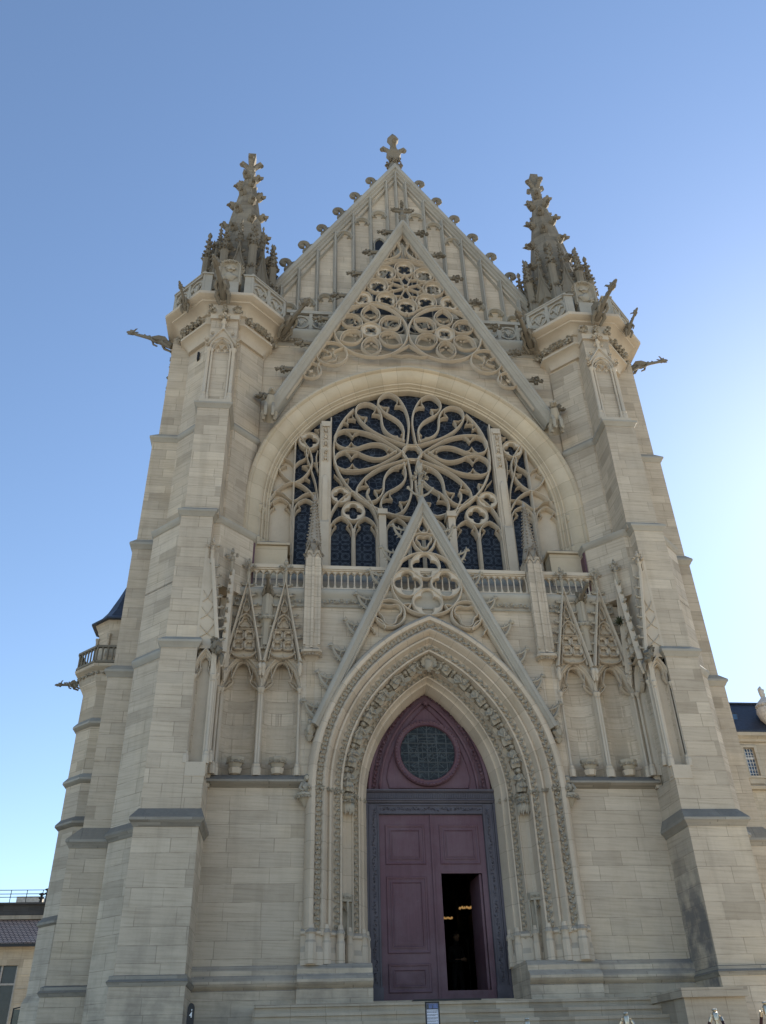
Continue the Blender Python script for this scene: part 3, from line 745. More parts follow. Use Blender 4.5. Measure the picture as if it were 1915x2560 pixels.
# great window ------------------------------------------------------------------
def window():
    b = MB(); n = 40
    prof = [(0.592,0.780),(0.592,0.520),(0.566,0.460),(0.505,0.440),(0.474,0.470),(0.457,0.530),(0.435,0.535),(0.374,0.550),(0.296,0.585),(0.226,0.640),(0.178,0.710),(0.152,0.765),(0.139,0.770),(0.126,0.740),(0.100,0.745),(0.085,0.780),(0.077,0.835),(0.063,0.850),(0.045,0.820),(0.021,0.840),(0.014,0.885),(0.000,0.895),(-0.020,0.870),(-0.045,0.885),(-0.060,0.940),(-0.060,1.200)]
    paths = []
    for o, y in prof:
        p = archc(0, ZW, AW, RW, n, None, o); paths.append([(p[0][0], 12.6)]+p+[(p[-1][0], 12.6)])
    b.loft([[(paths[j][i][0], prof[j][1], paths[j][i][1]) for j in range(len(prof))] for i in range(len(paths[0]))], cap=False, closed=False)
    for s in (-1, 1):
        b.T = X(s)
        for cx, cy, r in ((4.19, .74, .05), (4.08, .86, .035)):
            b.lathe(cx, cy, [(r*2, 12.7), (r*2, 12.95), (r*1.3, 13.05), (r*1.9, 13.25), (r*1.9, 13.3), (r, 13.36), (r, 14.08), (r*1.5, 14.11), (r, 14.14), (r*1.7, 14.25), (r*1.9, 14.3), (r*1.2, 14.34)], 10)
        b.box(3.40, 4.45, .50, 1.0, 11.4, 12.92)
        b.loft([[(3.34, .44, 12.93), (4.5, .44, 12.93), (4.5, 1.1, 12.93), (3.34, 1.1, 12.93)], [(3.34, .44, 12.99), (4.5, .44, 12.99), (4.5, 1.1, 12.99), (3.34, 1.1, 12.99)], [(3.8, .9, 13.3), (4.5, .9, 13.3), (4.5, 1.1, 13.3), (3.8, 1.1, 13.3)]])
    b.T = None
    W = obj('window_arch', b, M_archw, CH)
    t = MB(); t.k = .76; yf, d = .87, .22; C = (0, 16.43)
    def bar2(p, w, y=yf, dd=d):
        w *= .82
        t.bar(p, w, y, dd)
        if w > .05: t.bar(p, w*.38, y-.035, .06)
    # rose
    bar2(circ(0, 16.43, 2.24, 72, -222, 42), .06)
    for k in range(6):
        a = R(60*k); ca, sa = math.cos(a), math.sin(a)
        def P(pts): return [(C[0]+u*ca-v*sa, C[1]+u*sa+v*ca) for u, v in pts]
        out = [(.15, -.26), (.30, 0), (.62, .26), (.95, .49), (1.3, .645), (1.65, .715), (1.95, .705), (2.16, .58), (2.22, .40), (2.15, .19), (2.0, .075), (1.78, .035), (1.58, .075), (1.38, .175), (1.15, .255), (.9, .25), (.68, .14), (.45, -.04)]
        for m in (1, -1):
            bar2(spline(P([(u, v*m) for u, v in out]), 4), .050 if m > 0 else .0495, yf+.004*m)
            hc = (1.93, .39*m)
            for ang, tipd in ((205, .20), (335, .0)):
                pass
            # cusps pinching the petal into head and body
            for (u0, v0), (u1, v1), (tu, tv) in (((1.93, .70), (1.50, .69), (1.71, .49)), ((1.95, .05), (1.52, .10), (1.74, .28))):
                q = P([(u0, v0*m), (tu, tv*m), (u1, v1*m)]); t.cusp(q[0], q[1], q[2], yf+.03, yf+d, .02)
            q = P([(.78, .18*m), (.70, .06*m), (.62, .1*m)]); t.cusp(q[0], q[1], q[2], yf+.03, yf+d)
        q = P([(1.85, 1.10), (1.72, .98), (1.55, .95)])
    t.foilplate(0, 16.43, .30, .22, 6, 0, yf+.05, yf+d, 48, .5)
    for k in range(6):
        a = R(30+60*k)
        if k in (3, 5, 4): pass
        x, z = 2.02*math.cos(a), 16.43+2.02*math.sin(a)
    # upper side cusps between rose rim and arch
    for s in (-1, 1):
        t.T = X(s)
        # great mullion piers and their canopied faces
        t.box(2.335, 2.60, .80, 1.12, 12.5, 17.35)
        t.box(2.30, 2.335, .86, 1.12, 12.5, 17.55); t.box(2.60, 2.635, .86, 1.12, 12.5, 17.3)
        t.loft([[(2.36, .72, 12.5), (2.60, .72, 12.5), (2.60, .82, 12.5), (2.36, .82, 12.5)], [(2.36, .72, 13.85), (2.60, .72, 13.85), (2.60, .82, 13.85), (2.36, .82, 13.85)], [(2.36, .81, 14.0), (2.60, .81, 14.0), (2.60, .82, 14.0), (2.36, .82, 14.0)]])
        t.loft([[(2.40, .80, 13.9), (2.54, .80, 13.9), (2.54, .74, 14.0), (2.40, .74, 14.0)], [(2.40, .80, 15.3), (2.54, .80, 15.3), (2.54, .74, 15.3), (2.40, .74, 15.3)], [(2.46, .79, 15.45), (2.48, .79, 15.45), (2.48, .76, 15.42), (2.46, .76, 15.42)]])
        for z in (16.0, 16.22, 16.5, 16.75, 16.98):
            t.clump((2.47, .77, z), .075, int(z*10), 6, squash=(1, .7, 1.4))
            t.box(2.40, 2.42, .76, .81, z-.1, z+.12); t.box(2.52, 2.54, .76, .81, z-.1, z+.12)
        t.box(2.37, 2.57, .74, .8, 17.12, 17.2)
        # sub-arch with two lancets and a quatrefoil
        bar2(arch(1.69, 13.86, .66, 1.12, 14, 13.5), .05)
        for cx in (1.365, 2.015):
            t.bar(arch(cx, 13.72, .30, .44, 12, 12.6), .04, yf+.02, d)
            for q in (-1, 1):
                t.cusp((cx+q*.27, 13.62), (cx+q*.145, 13.86), (cx+q*.22, 14.02), yf+.04, yf+d)
        t.bar([(1.69, 12.55), (1.69, 13.75)], .045, yf+.01, d)
        for cx in (1.04, 1.69, 2.33): t.lathe(cx, .92, [(.03, 13.62), (.055, 13.7), (.06, 13.75), (.03, 13.78)], 8)
        t.bar(circ(1.69, 14.34, .30, 32), .035, yf+.012, d, True); t.foilplate(1.69, 14.34, .29, .235, 4, 0, yf+.05, yf+d, 48)
        t.bar(circ(2.04, 14.86, .26, 28), .034, yf+.008, d, True); t.foilplate(2.04, 14.86, .25, .19, 4, 0, yf+.05, yf+d, 48)
        t.bar([(1.035, 12.5), (1.035, 13.9)], .05, yf, d)
        t.box(.84, 1.03, .70, 1.12, 12.4, 14.12); t.box(.80, 1.06, .64, 1.12, 14.12, 14.28)
        t.bar(arch(.51, 13.72, .30, .44, 10, 12.6), .04, yf+.02, d); t.bar([(.18, 12.5), (.18, 13.8)], .045, yf+.01, d)
        t.bar(spline([(1.0, 14.2), (1.3, 14.9), (1.25, 15.1)], 4), .04, yf, d)
        # cusps by the lower rim
        for (u, v), (a_, b_), (e, f) in (((2.22, 15.55), (2.06, 15.36), (1.98, 15.2)), ((1.7, 17.75), (1.62, 17.55), (1.85, 17.55))):
            t.cusp((u, v), (a_, b_), (e, f), yf+.03, yf+d)
        for (u, v), (a_, b_), (e, f) in (((2.0, 15.42), (1.82, 15.42), (1.83, 15.15)), ((2.0, 17.42), (1.83, 17.38), (1.84, 17.68))):
            t.cusp((u, v), (a_, b_), (e, f), yf+.03, yf+d)
        # outer bay: half blind
        t.bar(arch(2.975, 14.28, .31, .40, 12, 12.6), .04, yf+.015, d)
        for q in (-1, 1): t.cusp((2.975+q*.29, 14.2), (2.975+q*.14, 14.40), (2.975+q*.2, 14.6), yf+.04, yf+d)
        t.bar(arch(3.66, 14.28, .31, .40, 12, 12.9), .04, yf+.015, d)
        for q in (-1, 1): t.cusp((3.66+q*.29, 14.2), (3.66+q*.14, 14.40), (3.66+q*.2, 14.6), yf+.04, yf+d)
        bar2([(3.32, 12.5), (3.32, 17.02)], .045)
        bar2(spline([(2.64, 14.52), (2.82, 14.86), (3.05, 15.1), (3.32, 15.22), (3.6, 15.1), (3.82, 14.86), (4.05, 14.4)], 4), .05)
        t.bar(spline([(2.66, 14.9), (3.0, 14.86), (3.32, 14.62), (3.62, 14.86), (3.95, 14.9)], 4), .032, yf+.02, d)
        for m in (-1, 1):
            bar2(spline([(3.32, 15.20), (3.32+m*.26, 15.40), (3.32+m*.47, 15.80), (3.32+m*.45, 16.22), (3.32+m*.25, 16.65), (3.32, 17.02)], 5), .048)
            t.bar(spline([(3.32, 15.8), (3.32+m*.12, 15.95), (3.32+m*.30, 16.08), (3.32+m*.40, 16.35)], 4), .03, yf+.02, d)
            t.cusp((3.32+m*.44, 16.3), (3.32+m*.27, 16.3), (3.32+m*.38, 16.5), yf+.03, yf+d)
            t.cusp((3.32+m*.40, 15.66), (3.32+m*.22, 15.8), (3.32+m*.46, 15.88), yf+.03, yf+d)
        bar2(spline([(2.64, 14.55), (2.72, 15.2), (2.86, 15.7), (3.0, 16.2), (2.98, 16.45)], 4), .04)
        t.bar(spline([(2.66, 15.6), (2.72, 16.1), (2.68, 16.35)], 4), .03, yf+.01, d)
        t.cusp((2.66, 15.95), (2.78, 15.92), (2.7, 15.75), yf+.03, yf+d)
        t.cusp((2.95, 15.55), (3.05, 15.4), (2.88, 15.3), yf+.03, yf+d)
        t.bar(circ(2.93, 16.70, .285, 30), .036, yf+.006, d, True); t.foilplate(2.93, 16.70, .275, .225, 4, 0, yf+.05, yf+d, 48)
        t.cusp((2.64, 17.15), (2.78, 17.12), (2.66, 17.0), yf+.03, yf+d)
        # blind outer strip behind the half bay
        t.box(3.34, 4.4, 1.075, 1.15, 12.5, 16.6)
    t.T = None
    obj('tracery', t, M_trac, W)
    for s in (-1, 1):
        for x0, x1, z1 in ((1.05, 1.69, 14.06), (1.69, 2.33, 14.06), (.2, .86, 14.06), (2.62, 3.33, 14.7)):
            g = MB(X(s)); g.box(x0, x1, 1.08, 1.11, 12.5, z1); obj('glass', g, M_glassg, W)
    g = MB(); g.box(-.2, .2, 1.08, 1.11, 12.5, 14.06); obj('glass', g, M_glassg, W)
    g = MB(); p = archc(0, ZW, AW, RW, 24, None, -.02); g.slab([(x, z) for x, z in p if z > 14.0 and abs(x) < 3.32]+[(3.32, 14.0), (-3.32, 14.0)], 1.095, 1.13)
    obj('glass', g, M_glass, W)
window()

# gable over the window -----------------------------------------------------------
def wgable():
    A, Ft = (0, 26.02), (4.16, 17.38); sl = (A[1]-Ft[1])/Ft[0]
    cop = [(0, .66), (0, .24), (.03, .20), (.10, .19), (.13, .23), (.16, .24), (.185, .28), (.21, .29), (.24, .33), (.265, .34), (.29, .40), (.29, .66)]
    b = MB(); b.sweep([Ft, A, (-Ft[0], Ft[1])], cop)
    b.sweep([(Ft[0]-.02, Ft[1]), (0, A[1]-.04), (-Ft[0]+.02, Ft[1])], [(.005, .70), (.005, .655), (.30, .655), (.30, .70)])
    G = obj('window_gable', b, M_cope, CH)
    t = MB(); t.k = .82; yf, d = .40, .13
    inner = [(3.62, 17.85), (0, 25.36), (-3.62, 17.85)]
    t.bar(inner, .035, yf, d)
    for k in range(8):
        a = R(90+45*k); r = .895
        cx, cz = r*math.cos(a), 22.77+r*math.sin(a)
        t.bar(circ(cx, cz, .335, 28), .032, yf+.003*(k % 2), d, True); t.bar(circ(cx, cz, .275, 28), .018, yf+.035, d, True)
        t.foilplate(cx, cz, .26, .235, 4, R(45)+0, yf+.09, yf+d, 48, .6)
        t.m = 1
        for q in range(4): t.clump((cx+.14*math.cos(R(90*q)), yf+.12, cz+.14*math.sin(R(90*q))), .062, q+k, 6)
        t.m = 0
        a2 = R(90+22.5+45*k); t.bar([(.05*math.cos(a2), 22.77+.05*math.sin(a2)), (.40*math.cos(a2), 22.77+.40*math.sin(a2)), (.72*math.cos(a2), 22.77+.72*math.sin(a2))], .024, yf+.02, d)
    for k in range(8):
        a = R(90+45*k); t.bar([(.42*math.cos(a-.39), 22.77+.42*math.sin(a-.39)), (.58*math.cos(a), 22.77+.58*math.sin(a)), (.42*math.cos(a+.39), 22.77+.42*math.sin(a+.39))], .02, yf+.03, d)
    t.bar(circ(0, 22.77, .09, 16), .03, yf, d, True)
    t.bar(circ(0, 22.77, 1.25, 64, 40, 140), .03, yf+.01, d)
    for s in (-1, 1):
        t.T = X(s)
        t.bar(circ(1.40, 22.14, .30, 28), .034, yf, d, True); t.foilplate(1.40, 22.14, .29, .195, 4, R(45), yf+.06, yf+d, 48, .6)
        for q in range(4): t.clump((1.40+.15*math.cos(R(90*q)), yf+.08, 22.14+.15*math.sin(R(90*q))), .055, q, 5)
        # six-petalled rose
        cx, cz = 1.15, 20.76
        t.bar(circ(cx, cz, .30, 28), .036, yf+.002, d, True); t.foilplate(cx, cz, .28, .19, 4, R(45), yf+.07, yf+d, 48, .6)
        for q in range(4): t.clump((cx+.14*math.cos(R(90*q)), yf+.08, cz+.14*math.sin(R(90*q))), .05, q, 5)
        t.bar(circ(cx, cz, 1.14, 64), .045, yf-.004, d, True)
        for k in range(6):
            a = R(90+60*k); ca, sa = math.cos(a), math.sin(a)
            def P(pts): return [(cx+u*ca-v*sa, cz+u*sa+v*ca) for u, v in pts]
            pet = [(.32, 0), (.40, .16), (.58, .27), (.78, .28), (.96, .17), (1.09, 0)]
            for m in (1, -1): t.bar(spline(P([(u, v*m) for u, v in pet]), 4), .036 if m > 0 else .0355, yf+.004*m, d); t.bar(spline(P([(.38+(u-.32)*.84, v*m*.78) for u, v in pet]), 4), .02, yf+.035+.003*m, d)
            for m in (1, -1):
                q = P([(.62, .22*m), (.60, .06*m), (.76, .22*m)]); t.cusp(q[0], q[1], q[2], yf+.07, yf+d)
            q = P([(.55, 0)])[0]; t.clump((q[0], yf+.09, q[1]), .055, k, 5)
        # leaf-ended mouchettes in the corners
        t.bar(circ(2.35, 19.68, .47, 36), .04, yf, d, True); t.bar(spline([(2.0, 19.95), (2.3, 19.75), (2.2, 19.45), (2.5, 19.3)], 5), .03, yf+.02, d)
        t.bar(spline([(2.75, 19.85), (2.5, 19.8), (2.35, 19.6), (2.6, 19.5)], 5), .028, yf+.02, d)
        for q, (u, v) in enumerate(((2.3, 19.85), (2.48, 19.72), (2.15, 19.5))): t.clump((u, yf+.06, v), .075, q, 6)
        t.bar(circ(2.95, 18.95, .30, 28), .034, yf, d, True); t.clump((2.95, yf+.06, 18.9), .09, 3, 6); t.clump((2.85, yf+.06, 18.75), .07, 5, 6)
        t.bar(spline([(2.7, 19.3), (2.75, 19.05), (2.7, 18.8)], 4), .03, yf, d)
        t.bar(spline([(3.05, 19.1), (3.3, 18.7), (3.6, 18.05)], 4), .028, yf+.01, d)
        # ogee crest
        t.bar(spline([(1.05, 23.72), (.72, 23.98), (.40, 24.14), (.16, 24.36), (.09, 24.62), (.22, 24.95)], 5), .04, yf, d)
        t.bar(spline([(.86, 23.75), (.5, 23.98), (.2, 24.1), (0, 24.12)], 5), .03, yf+.012, d)
        t.bar(spline([(.06, 24.3), (.05, 24.6), (.14, 24.9)], 4), .026, yf+.02, d)
        t.clump((.45, yf+.07, 24.02), .085, 3, 6); t.clump((.13, yf+.06, 24.92), .065, 4, 6)
        t.bar([(.45, 24.25), (.36, 24.62), (.28, 24.3)], .022, yf+.03, d)
        t.bar(spline([(.0, 20.2), (.25, 20.0), (.6, 19.75)], 4), .035, yf+.01, d)
        t.bar(spline([(.02, 21.5), (.35, 21.75), (.7, 21.95), (1.15, 21.98), (1.6, 21.75), (1.95, 21.5)], 4), .03, yf+.01, d)
    t.T = None
    t.bar(spline([(-.62, 19.78), (-.3, 19.72), (0, 19.78), (.3, 19.72), (.62, 19.78)], 3), .03, yf+.01, d)
    obj('tracery', t, [M_trac, M_weatc], G)
    pl = MB(); pl.slab([(2.35, 20.9), (0, 25.2), (-2.35, 20.9)], 1.27, 1.31)  # dark ribbed sheet added behind the tracery, its colour imitating the gap's shade
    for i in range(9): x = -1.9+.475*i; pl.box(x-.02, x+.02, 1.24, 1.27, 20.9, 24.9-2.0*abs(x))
    obj('shade_backing', pl, plain('gap_shade_grey', (.055, .058, .062), .6, .3, .3, 3), G)
    for s in (-1, 1):
        for i in range(8):
            z = 25.35-1.08*i+(.0 if i else 0); x = (A[1]-z)/sl
            link(bpy.data.objects.new('crocket', CRM['leafy'][i % 2]), G, loc=(s*(x+.02), .36, z), rot=Matrix.Rotation(0 if s > 0 else math.pi, 3, 'Z'), scale=1.3)
        # sitting beast at the foot
        k = MB(X(s)); x, y, z = 4.06, .08, 17.0
        k.tube([(x+.02, y+.34, z-.12), (x, y+.22, z+.02), (x, y+.06, z+.2), (x-.01, y-.04, z+.36), (x-.03, y-.1, z+.5)], [.15, .17, .16, .13, .10], 9)
        k.lump((x-.05, y-.16, z+.60), (.10, .13, .10), 3+s, .25, 2); k.lump((x-.05, y-.28, z+.56), (.055, .07, .05), 4, .2)
        for q in (-1, 1):
            k.tube([(x+q*.09, y-.03, z+.28), (x+q*.1, y-.14, z+.05), (x+q*.1, y-.13, z-.22), (x+q*.1, y-.22, z-.26)], [.06, .055, .045, .04], 7)
            k.tube([(x+q*.13, y+.14, z+.02), (x+q*.17, y-.0, z-.05), (x+q*.15, y+.06, z-.24), (x+q*.15, y-.04, z-.27)], [.09, .075, .05, .04], 7)
            k.tube([(x+q*.06-.05, y-.12, z+.66), (x+q*.09-.05, y-.1, z+.75)], [.03, .005], 5)
        obj('beast_statue', k, M_carve, G)
    f = MB(); f.lathe(0, .3, [(.12, 25.85), (.09, 26.05), (.13, 26.12), (.08, 26.2), (.06, 26.4)], 8)
    for s in (-1, 1):
        f.tube([(0, .3, 26.4), (s*.2, .3, 26.44), (s*.34, .3, 26.46)], [.06, .06, .06], 6)
        for q in range(3): f.clump((s*(.14+.11*q), .28, 26.47), .085, q+4, 6)
        f.clump((0, .3+s*.15, 26.46), .1, 2, 6)
    f.tube([(0, .3, 26.4), (0, .3, 26.72), (.02, .3, 26.9)], [.055, .06, .07], 7); f.clump((0, .28, 26.80), .09, 2, 6); f.lump((.0, .3, 26.98), (.06, .06, .05), 2, .4)
    obj('finial', f, M_weatc, G)
wgable()

# roof gable behind -----------------------------------------------------------------
def rgable():
    A, Ft = (0, 30.62), (4.62, 22.95); sl = (A[1]-Ft[1])/Ft[0]
    Y = 1.42
    b = MB(); b.slab([(-4.55, 20.9), (4.55, 20.9), (4.55, 23.0), (0, 30.5), (-4.55, 23.0)], Y, Y+.5)
    G = obj('roof_gable', b, M_wallu, CH)
    c = MB(); c.sweep([Ft, A, (-Ft[0], Ft[1])], [(-.02, Y+.55), (-.02, Y-.16), (.06, Y-.2), (.13, Y-.19), (.16, Y-.13), (.2, Y-.13), (.24, Y-.07), (.30, Y-.06), (.33, Y-.005), (.33, Y+.04)])
    obj('coping', c, M_cope, G)
    r = MB(); xs = [0, .36, .98, 1.60, 2.23, 2.83, 3.44, 4.0]
    def top(x): return 30.1-sl*x
    for s in (-1, 1):
        r.T = X(s)
        for i, x in enumerate(xs):
            if i == 0 and s < 0: continue
            zt = top(x)
            r.loft([[(x-.075, Y+.02, z), (x-.07, Y-.04, z), (x-.045, Y-.07, z), (x-.03, Y-.15, z), (x-.012, Y-.18, z), (x+.012, Y-.18, z), (x+.03, Y-.15, z), (x+.045, Y-.07, z), (x+.07, Y-.04, z), (x+.075, Y+.02, z)] for z in (20.95, zt)], cap=False, closed=False)
        def ar(xa, xb, z):
            r.bar(arch((xa+xb)/2, z, (xb-xa)/2-.03, .23, 10), .06, Y-.15, .18)
            m = (xa+xb)/2; h = (xb-xa)/2-.06
            for q in (-1, 1): r.cusp((m+q*h, z+.01), (m+q*h*.4, z+.03), (m+q*h*.55, z+.2), Y-.07, Y+.02)
        ar(.36, .98, 27.45); ar(.98, 1.60, 27.0); ar(1.60, 2.23, 26.2); ar(2.23, 2.83, 22.95); ar(2.83, 3.44, 22.68); ar(3.44, 4.0, 22.42)
        for i in range(7):
            xa, xb = xs[i], xs[i+1]; r.bar([(xa+.03, top(xa)-.42), (xb-.03, top(xb)-.42+.0)],   .04, Y-.10, .13)
    r.T = None
    obj('rib', r, M_cope, G)
    w = MB(); w.slab([(x, z) for x, z in arch(-.67, 26.0, .17, .26, 8, 25.6)], Y-.012, Y+.05); W_ = obj('window', w, M_dark, G)
    w = MB(); w.bar(arch(-.67, 26.0, .2, .3, 10, 25.6), .045, Y-.08, .1); obj('frame', w, M_cope, W_)
    for s in (-1, 1):
        for i in range(7):
            z = 29.55-.985*i; x = (A[1]-z)/sl
            link(bpy.data.objects.new('crocket', CRM['scroll'][i % 2]), G, loc=(s*(x+.0), Y+.1, z+.04), rot=Matrix.Rotation(0 if s > 0 else math.pi, 3, 'Z'), scale=rnd.uniform(1.02, 1.14))
    f = MB(); y = Y+.1
    f.lathe(0, y, [(.30, 30.35), (.22, 30.7), (.20, 30.8)], 8, R(22))
    for i in range(8): f.clump((.22*math.cos(R(45*i)), y+.22*math.sin(R(45*i)), 30.88+.1*(i % 2)), .14, i, 5, out=(math.cos(R(45*i)), math.sin(R(45*i)), .2))
    f.lathe(0, y, [(.17, 30.8), (.20, 31.05), (.21, 31.3), (.26, 31.4), (.30, 31.5), (.29, 31.58), (.17, 31.62), (.15, 31.7), (.15, 31.9), (.12, 32.1), (.13, 32.25), (.24, 32.5), (.03, 32.92)], 8, R(22))
    for i in range(4):
        a = R(90*i); f.tube([(.1*math.cos(a), y+.1*math.sin(a), 31.66), (.26*math.cos(a), y+.26*math.sin(a), 31.82), (.40*math.cos(a), y+.40*math.sin(a), 31.9), (.46*math.cos(a), y+.46*math.sin(a), 31.82)], [.09, .09, .11, .09], 8)
    obj('finial', f, M_weatc, G)
    # walkway cornice and pierced parapet between the towers
    p = MB()
    pr = [(.80, 20.14), (.72, 20.20), (.73, 20.50), (.68, 20.58), (.60, 20.68), (.58, 20.78), (.60, 20.82), (1.4, 20.84), (1.4, 20.14)]
    p.loft([[(x, yy, z) for yy, z in pr] for x in (-4.4, 4.4)])
    p.box(-4.2, 4.2, .82, .90, 20.84, 21.0); p.box(-4.2, 4.2, .80, .92, 21.72, 21.84)
    for i in range(15):
        x = -4.2+i*.6; p.box(x-.05, x+.05, .815, .905, 21.0, 21.72)
        if i < 14: p.sweep(circ(x+.3, 21.36, .25, 20), [(-.03, .88), (-.03, .83), (0, .815), (.03, .83), (.03, .88)], True); fleur(p, x+.3, .84, 21.36, .19)
    obj('parapet', p, M_cope, CH)
    for s in (-1, 1):
        q = MB(X(s))
        for i in range(16): q.clump((3.3+.075*i, .68, 20.38), .085, i, 6)
        obj('foliage_frieze', q, M_carve, CH)
def fleur(b, x, y, z, s, T=None):
    b.lump((x, y, z+.12*s), (.26*s, .05, .75*s), 1, .05)
    for q in (-1, 1):
        b.tube(spline([(x+q*.1*s, y, z-.5*s), (x+q*.3*s, y, z+.1*s), (x+q*.65*s, y, z+.42*s), (x+q*.85*s, y, z+.05*s)], 3), [.12*s, .17*s, .2*s, .2*s, .2*s, .18*s, .17*s, .16*s, .14*s, .12*s], 6)
    b.box(x-.35*s, x+.35*s, y-.03, y+.03, z-.36*s, z-.22*s)
    b.lump((x, y, z-.6*s), (.16*s, .04, .28*s), 2, .05)
rgable()

# blind arcade beside the portal ---------------------------------------------------
def gablet(b, cx, hw, z0, zt, yf, w=.045, lite=False):
    b.bar([(cx-hw, z0), (cx, zt), (cx+hw, z0)], w, yf, .12)
    sl = (zt-z0)/hw
    if lite: return
    b.bar([(cx-hw+.1, z0+.05), (cx, zt-.36), (cx+hw-.1, z0+.05)], .018, yf+.045, .06)
    y = yf+.05; s = hw/.42
    for qx in (-.125, .125):
        for qz in (.36, .61):
            zz = z0+qz*s+.05; b.bar([(cx+qx*s+dx*s, zz+dz*s) for dx, dz in ((-.11, -.07), (-.07, -.11), (.07, -.11), (.11, -.07), (.11, .07), (.07, .11), (-.07, .11), (-.11, .07))], .018, y, .06, True)
            b.foilplate(cx+qx*s, zz, .105*s, .085*s, 4, R(45), y+.03, y+.07, 32)
    b.bar(arch(cx, z0+.86*s, .22*s, .36*s, 8), .022, y, .06); b.bar([(cx-.23*s, z0+.82*s), (cx+.23*s, z0+.82*s)], .018, y, .06)
    trefoil(b, cx, z0+.98*s, .15*s, R(90), y+.01, .06, .014)
    b.bar(spline([(cx, z0+1.62*s), (cx-.085*s, z0+1.4*s), (cx, z0+1.27*s), (cx+.085*s, z0+1.4*s), (cx, z0+1.62*s)], 4), .016, y, .06)
    b.bar(spline([(cx-.3*s, z0+.25*s), (cx-.2*s, z0+.14*s), (cx, z0+.1*s), (cx+.2*s, z0+.14*s), (cx+.3*s, z0+.25*s)], 3), .022, y, .06)
def lancet(T, A, cx, hw, zb, zs, h, parent, zt, niche_d=.24, corb=True, gz0=9.5, gzt=11.57):
    b = MB(T)
    p = arch(cx, zs, hw, h, 14)
    # moulded arch, colonnettes, curved niche
    pr = [(-.015, .30), (-.015, .12), (.0, .09), (.02, .06), (.035, .06), (.045, .02), (.065, -.01), (.085, .0), (.09, .04)]
    leg = [(p[0][0], zb)]+p+[(p[-1][0], zb)]
    b.sweep(leg, pr, caps=False)
    n = 12; inn = []
    for q in (-1, 1):
        b.cusp((cx+q*hw, zs+.03), (cx+q*hw*.46, zs+.20), (cx+q*hw*.62, zs+h*.72), .05, .11)
        b.bar(spline([(cx+q*hw*.98, zs+.0), (cx+q*hw*.72, zs+.06), (cx+q*hw*.5, zs+.17), (cx+q*hw*.58, zs+.26), (cx+q*hw*.5, zs+.36), (cx+q*hw*.28, zs+h*.83), (cx, zs+h*.9)], 3), .022, .045, .07)
        b.lathe(cx+q*(hw+.03), -.0, [(.075, zb), (.075, zb+.16), (.055, zb+.2), (.06, zb+.24), (.032, zb+.28), (.032, zs-.14), (.05, zs-.12), (.032, zs-.1), (.062, zs-.03), (.068, zs), (.03, zs+.03)], 8, R(22))
    rows = []
    for k in range(n+1):
        a = math.pi*k/n; rows.append((cx-hw*math.cos(a), .10+niche_d*math.sin(a)))
    b.m = 1
    top = [zb, (zb+zs)/2, zs, zs+h*1.05]
    b.loft([[(x, y, z) for x, y in rows] for z in top], cap=False, closed=False)
    if corb:
        b.m = 0
        b.lathe(cx, .06, [(.05, zb+.02), (.12, zb+.05), (.15, zb+.16), (.12, zb+.18)], 8, R(22))
    P = obj('blind_arch', b, [M_trac, M_wallu], parent)
    if corb:
        k = MB(T); z = zb+.3
        k.loft([[(cx+w*math.cos(R(45*i+22)), .02+w*.85*math.sin(R(45*i+22)), zz) for i in range(8)] for zz, w in ((z-.14, .10), (z-.08, .15), (z+.02, .19), (z+.045, .2), (z+.075, .2), (z+.085, .17))])
        for i in range(11): a = R(180+18*i); k.clump((cx+.17*math.cos(a), .02+.15*math.sin(a), z-.03), .045, i, 4)
        obj('corbel', k, M_carve, P)
    if A:
        g = MB(T); gablet(g, cx, A, gz0, gzt, -.17)
        for q in (-1, 1): g.lump((cx+q*A, -.1, gz0-.12), (.06, .07, .11), int(cx*10)+q, .35, 2); g.lathe(cx+q*A, -.09, [(.02, gz0-.34), (.05, gz0-.24), (.05, gz0-.1)], 6)
        G = obj('gablet', g, M_trac, P)
        f = MB(T); f.lathe(cx, -.09, [(.04, gzt-.12), (.04, gzt+.2), (.06, gzt+.23), (.035, gzt+.26), (.03, gzt+.35)], 8); fleuron(f, cx, -.09, gzt+.12, .95, 3)
        obj('finial', f, M_carve, G)
        sl = (gzt-gz0)/A
        for q in (-1, 1):
            for i in range(7):
                z = gzt-.12-.27*i; x = (gzt-z)/sl+.03
                px, py, pz = T(cx+q*x, -.09, z) if T else (cx+q*x, -.09, z)
                ex, ey, ez = T(cx+q*(x+1), -.09, z) if T else (cx+q*(x+1), -.09, z)
                link(bpy.data.objects.new('crocket', CRM['small'][i % 2]), G, loc=(px, py, pz), rot=Matrix.Rotation(math.atan2(ey-py, ex-px), 3, 'Z'), scale=1.05)
    return P
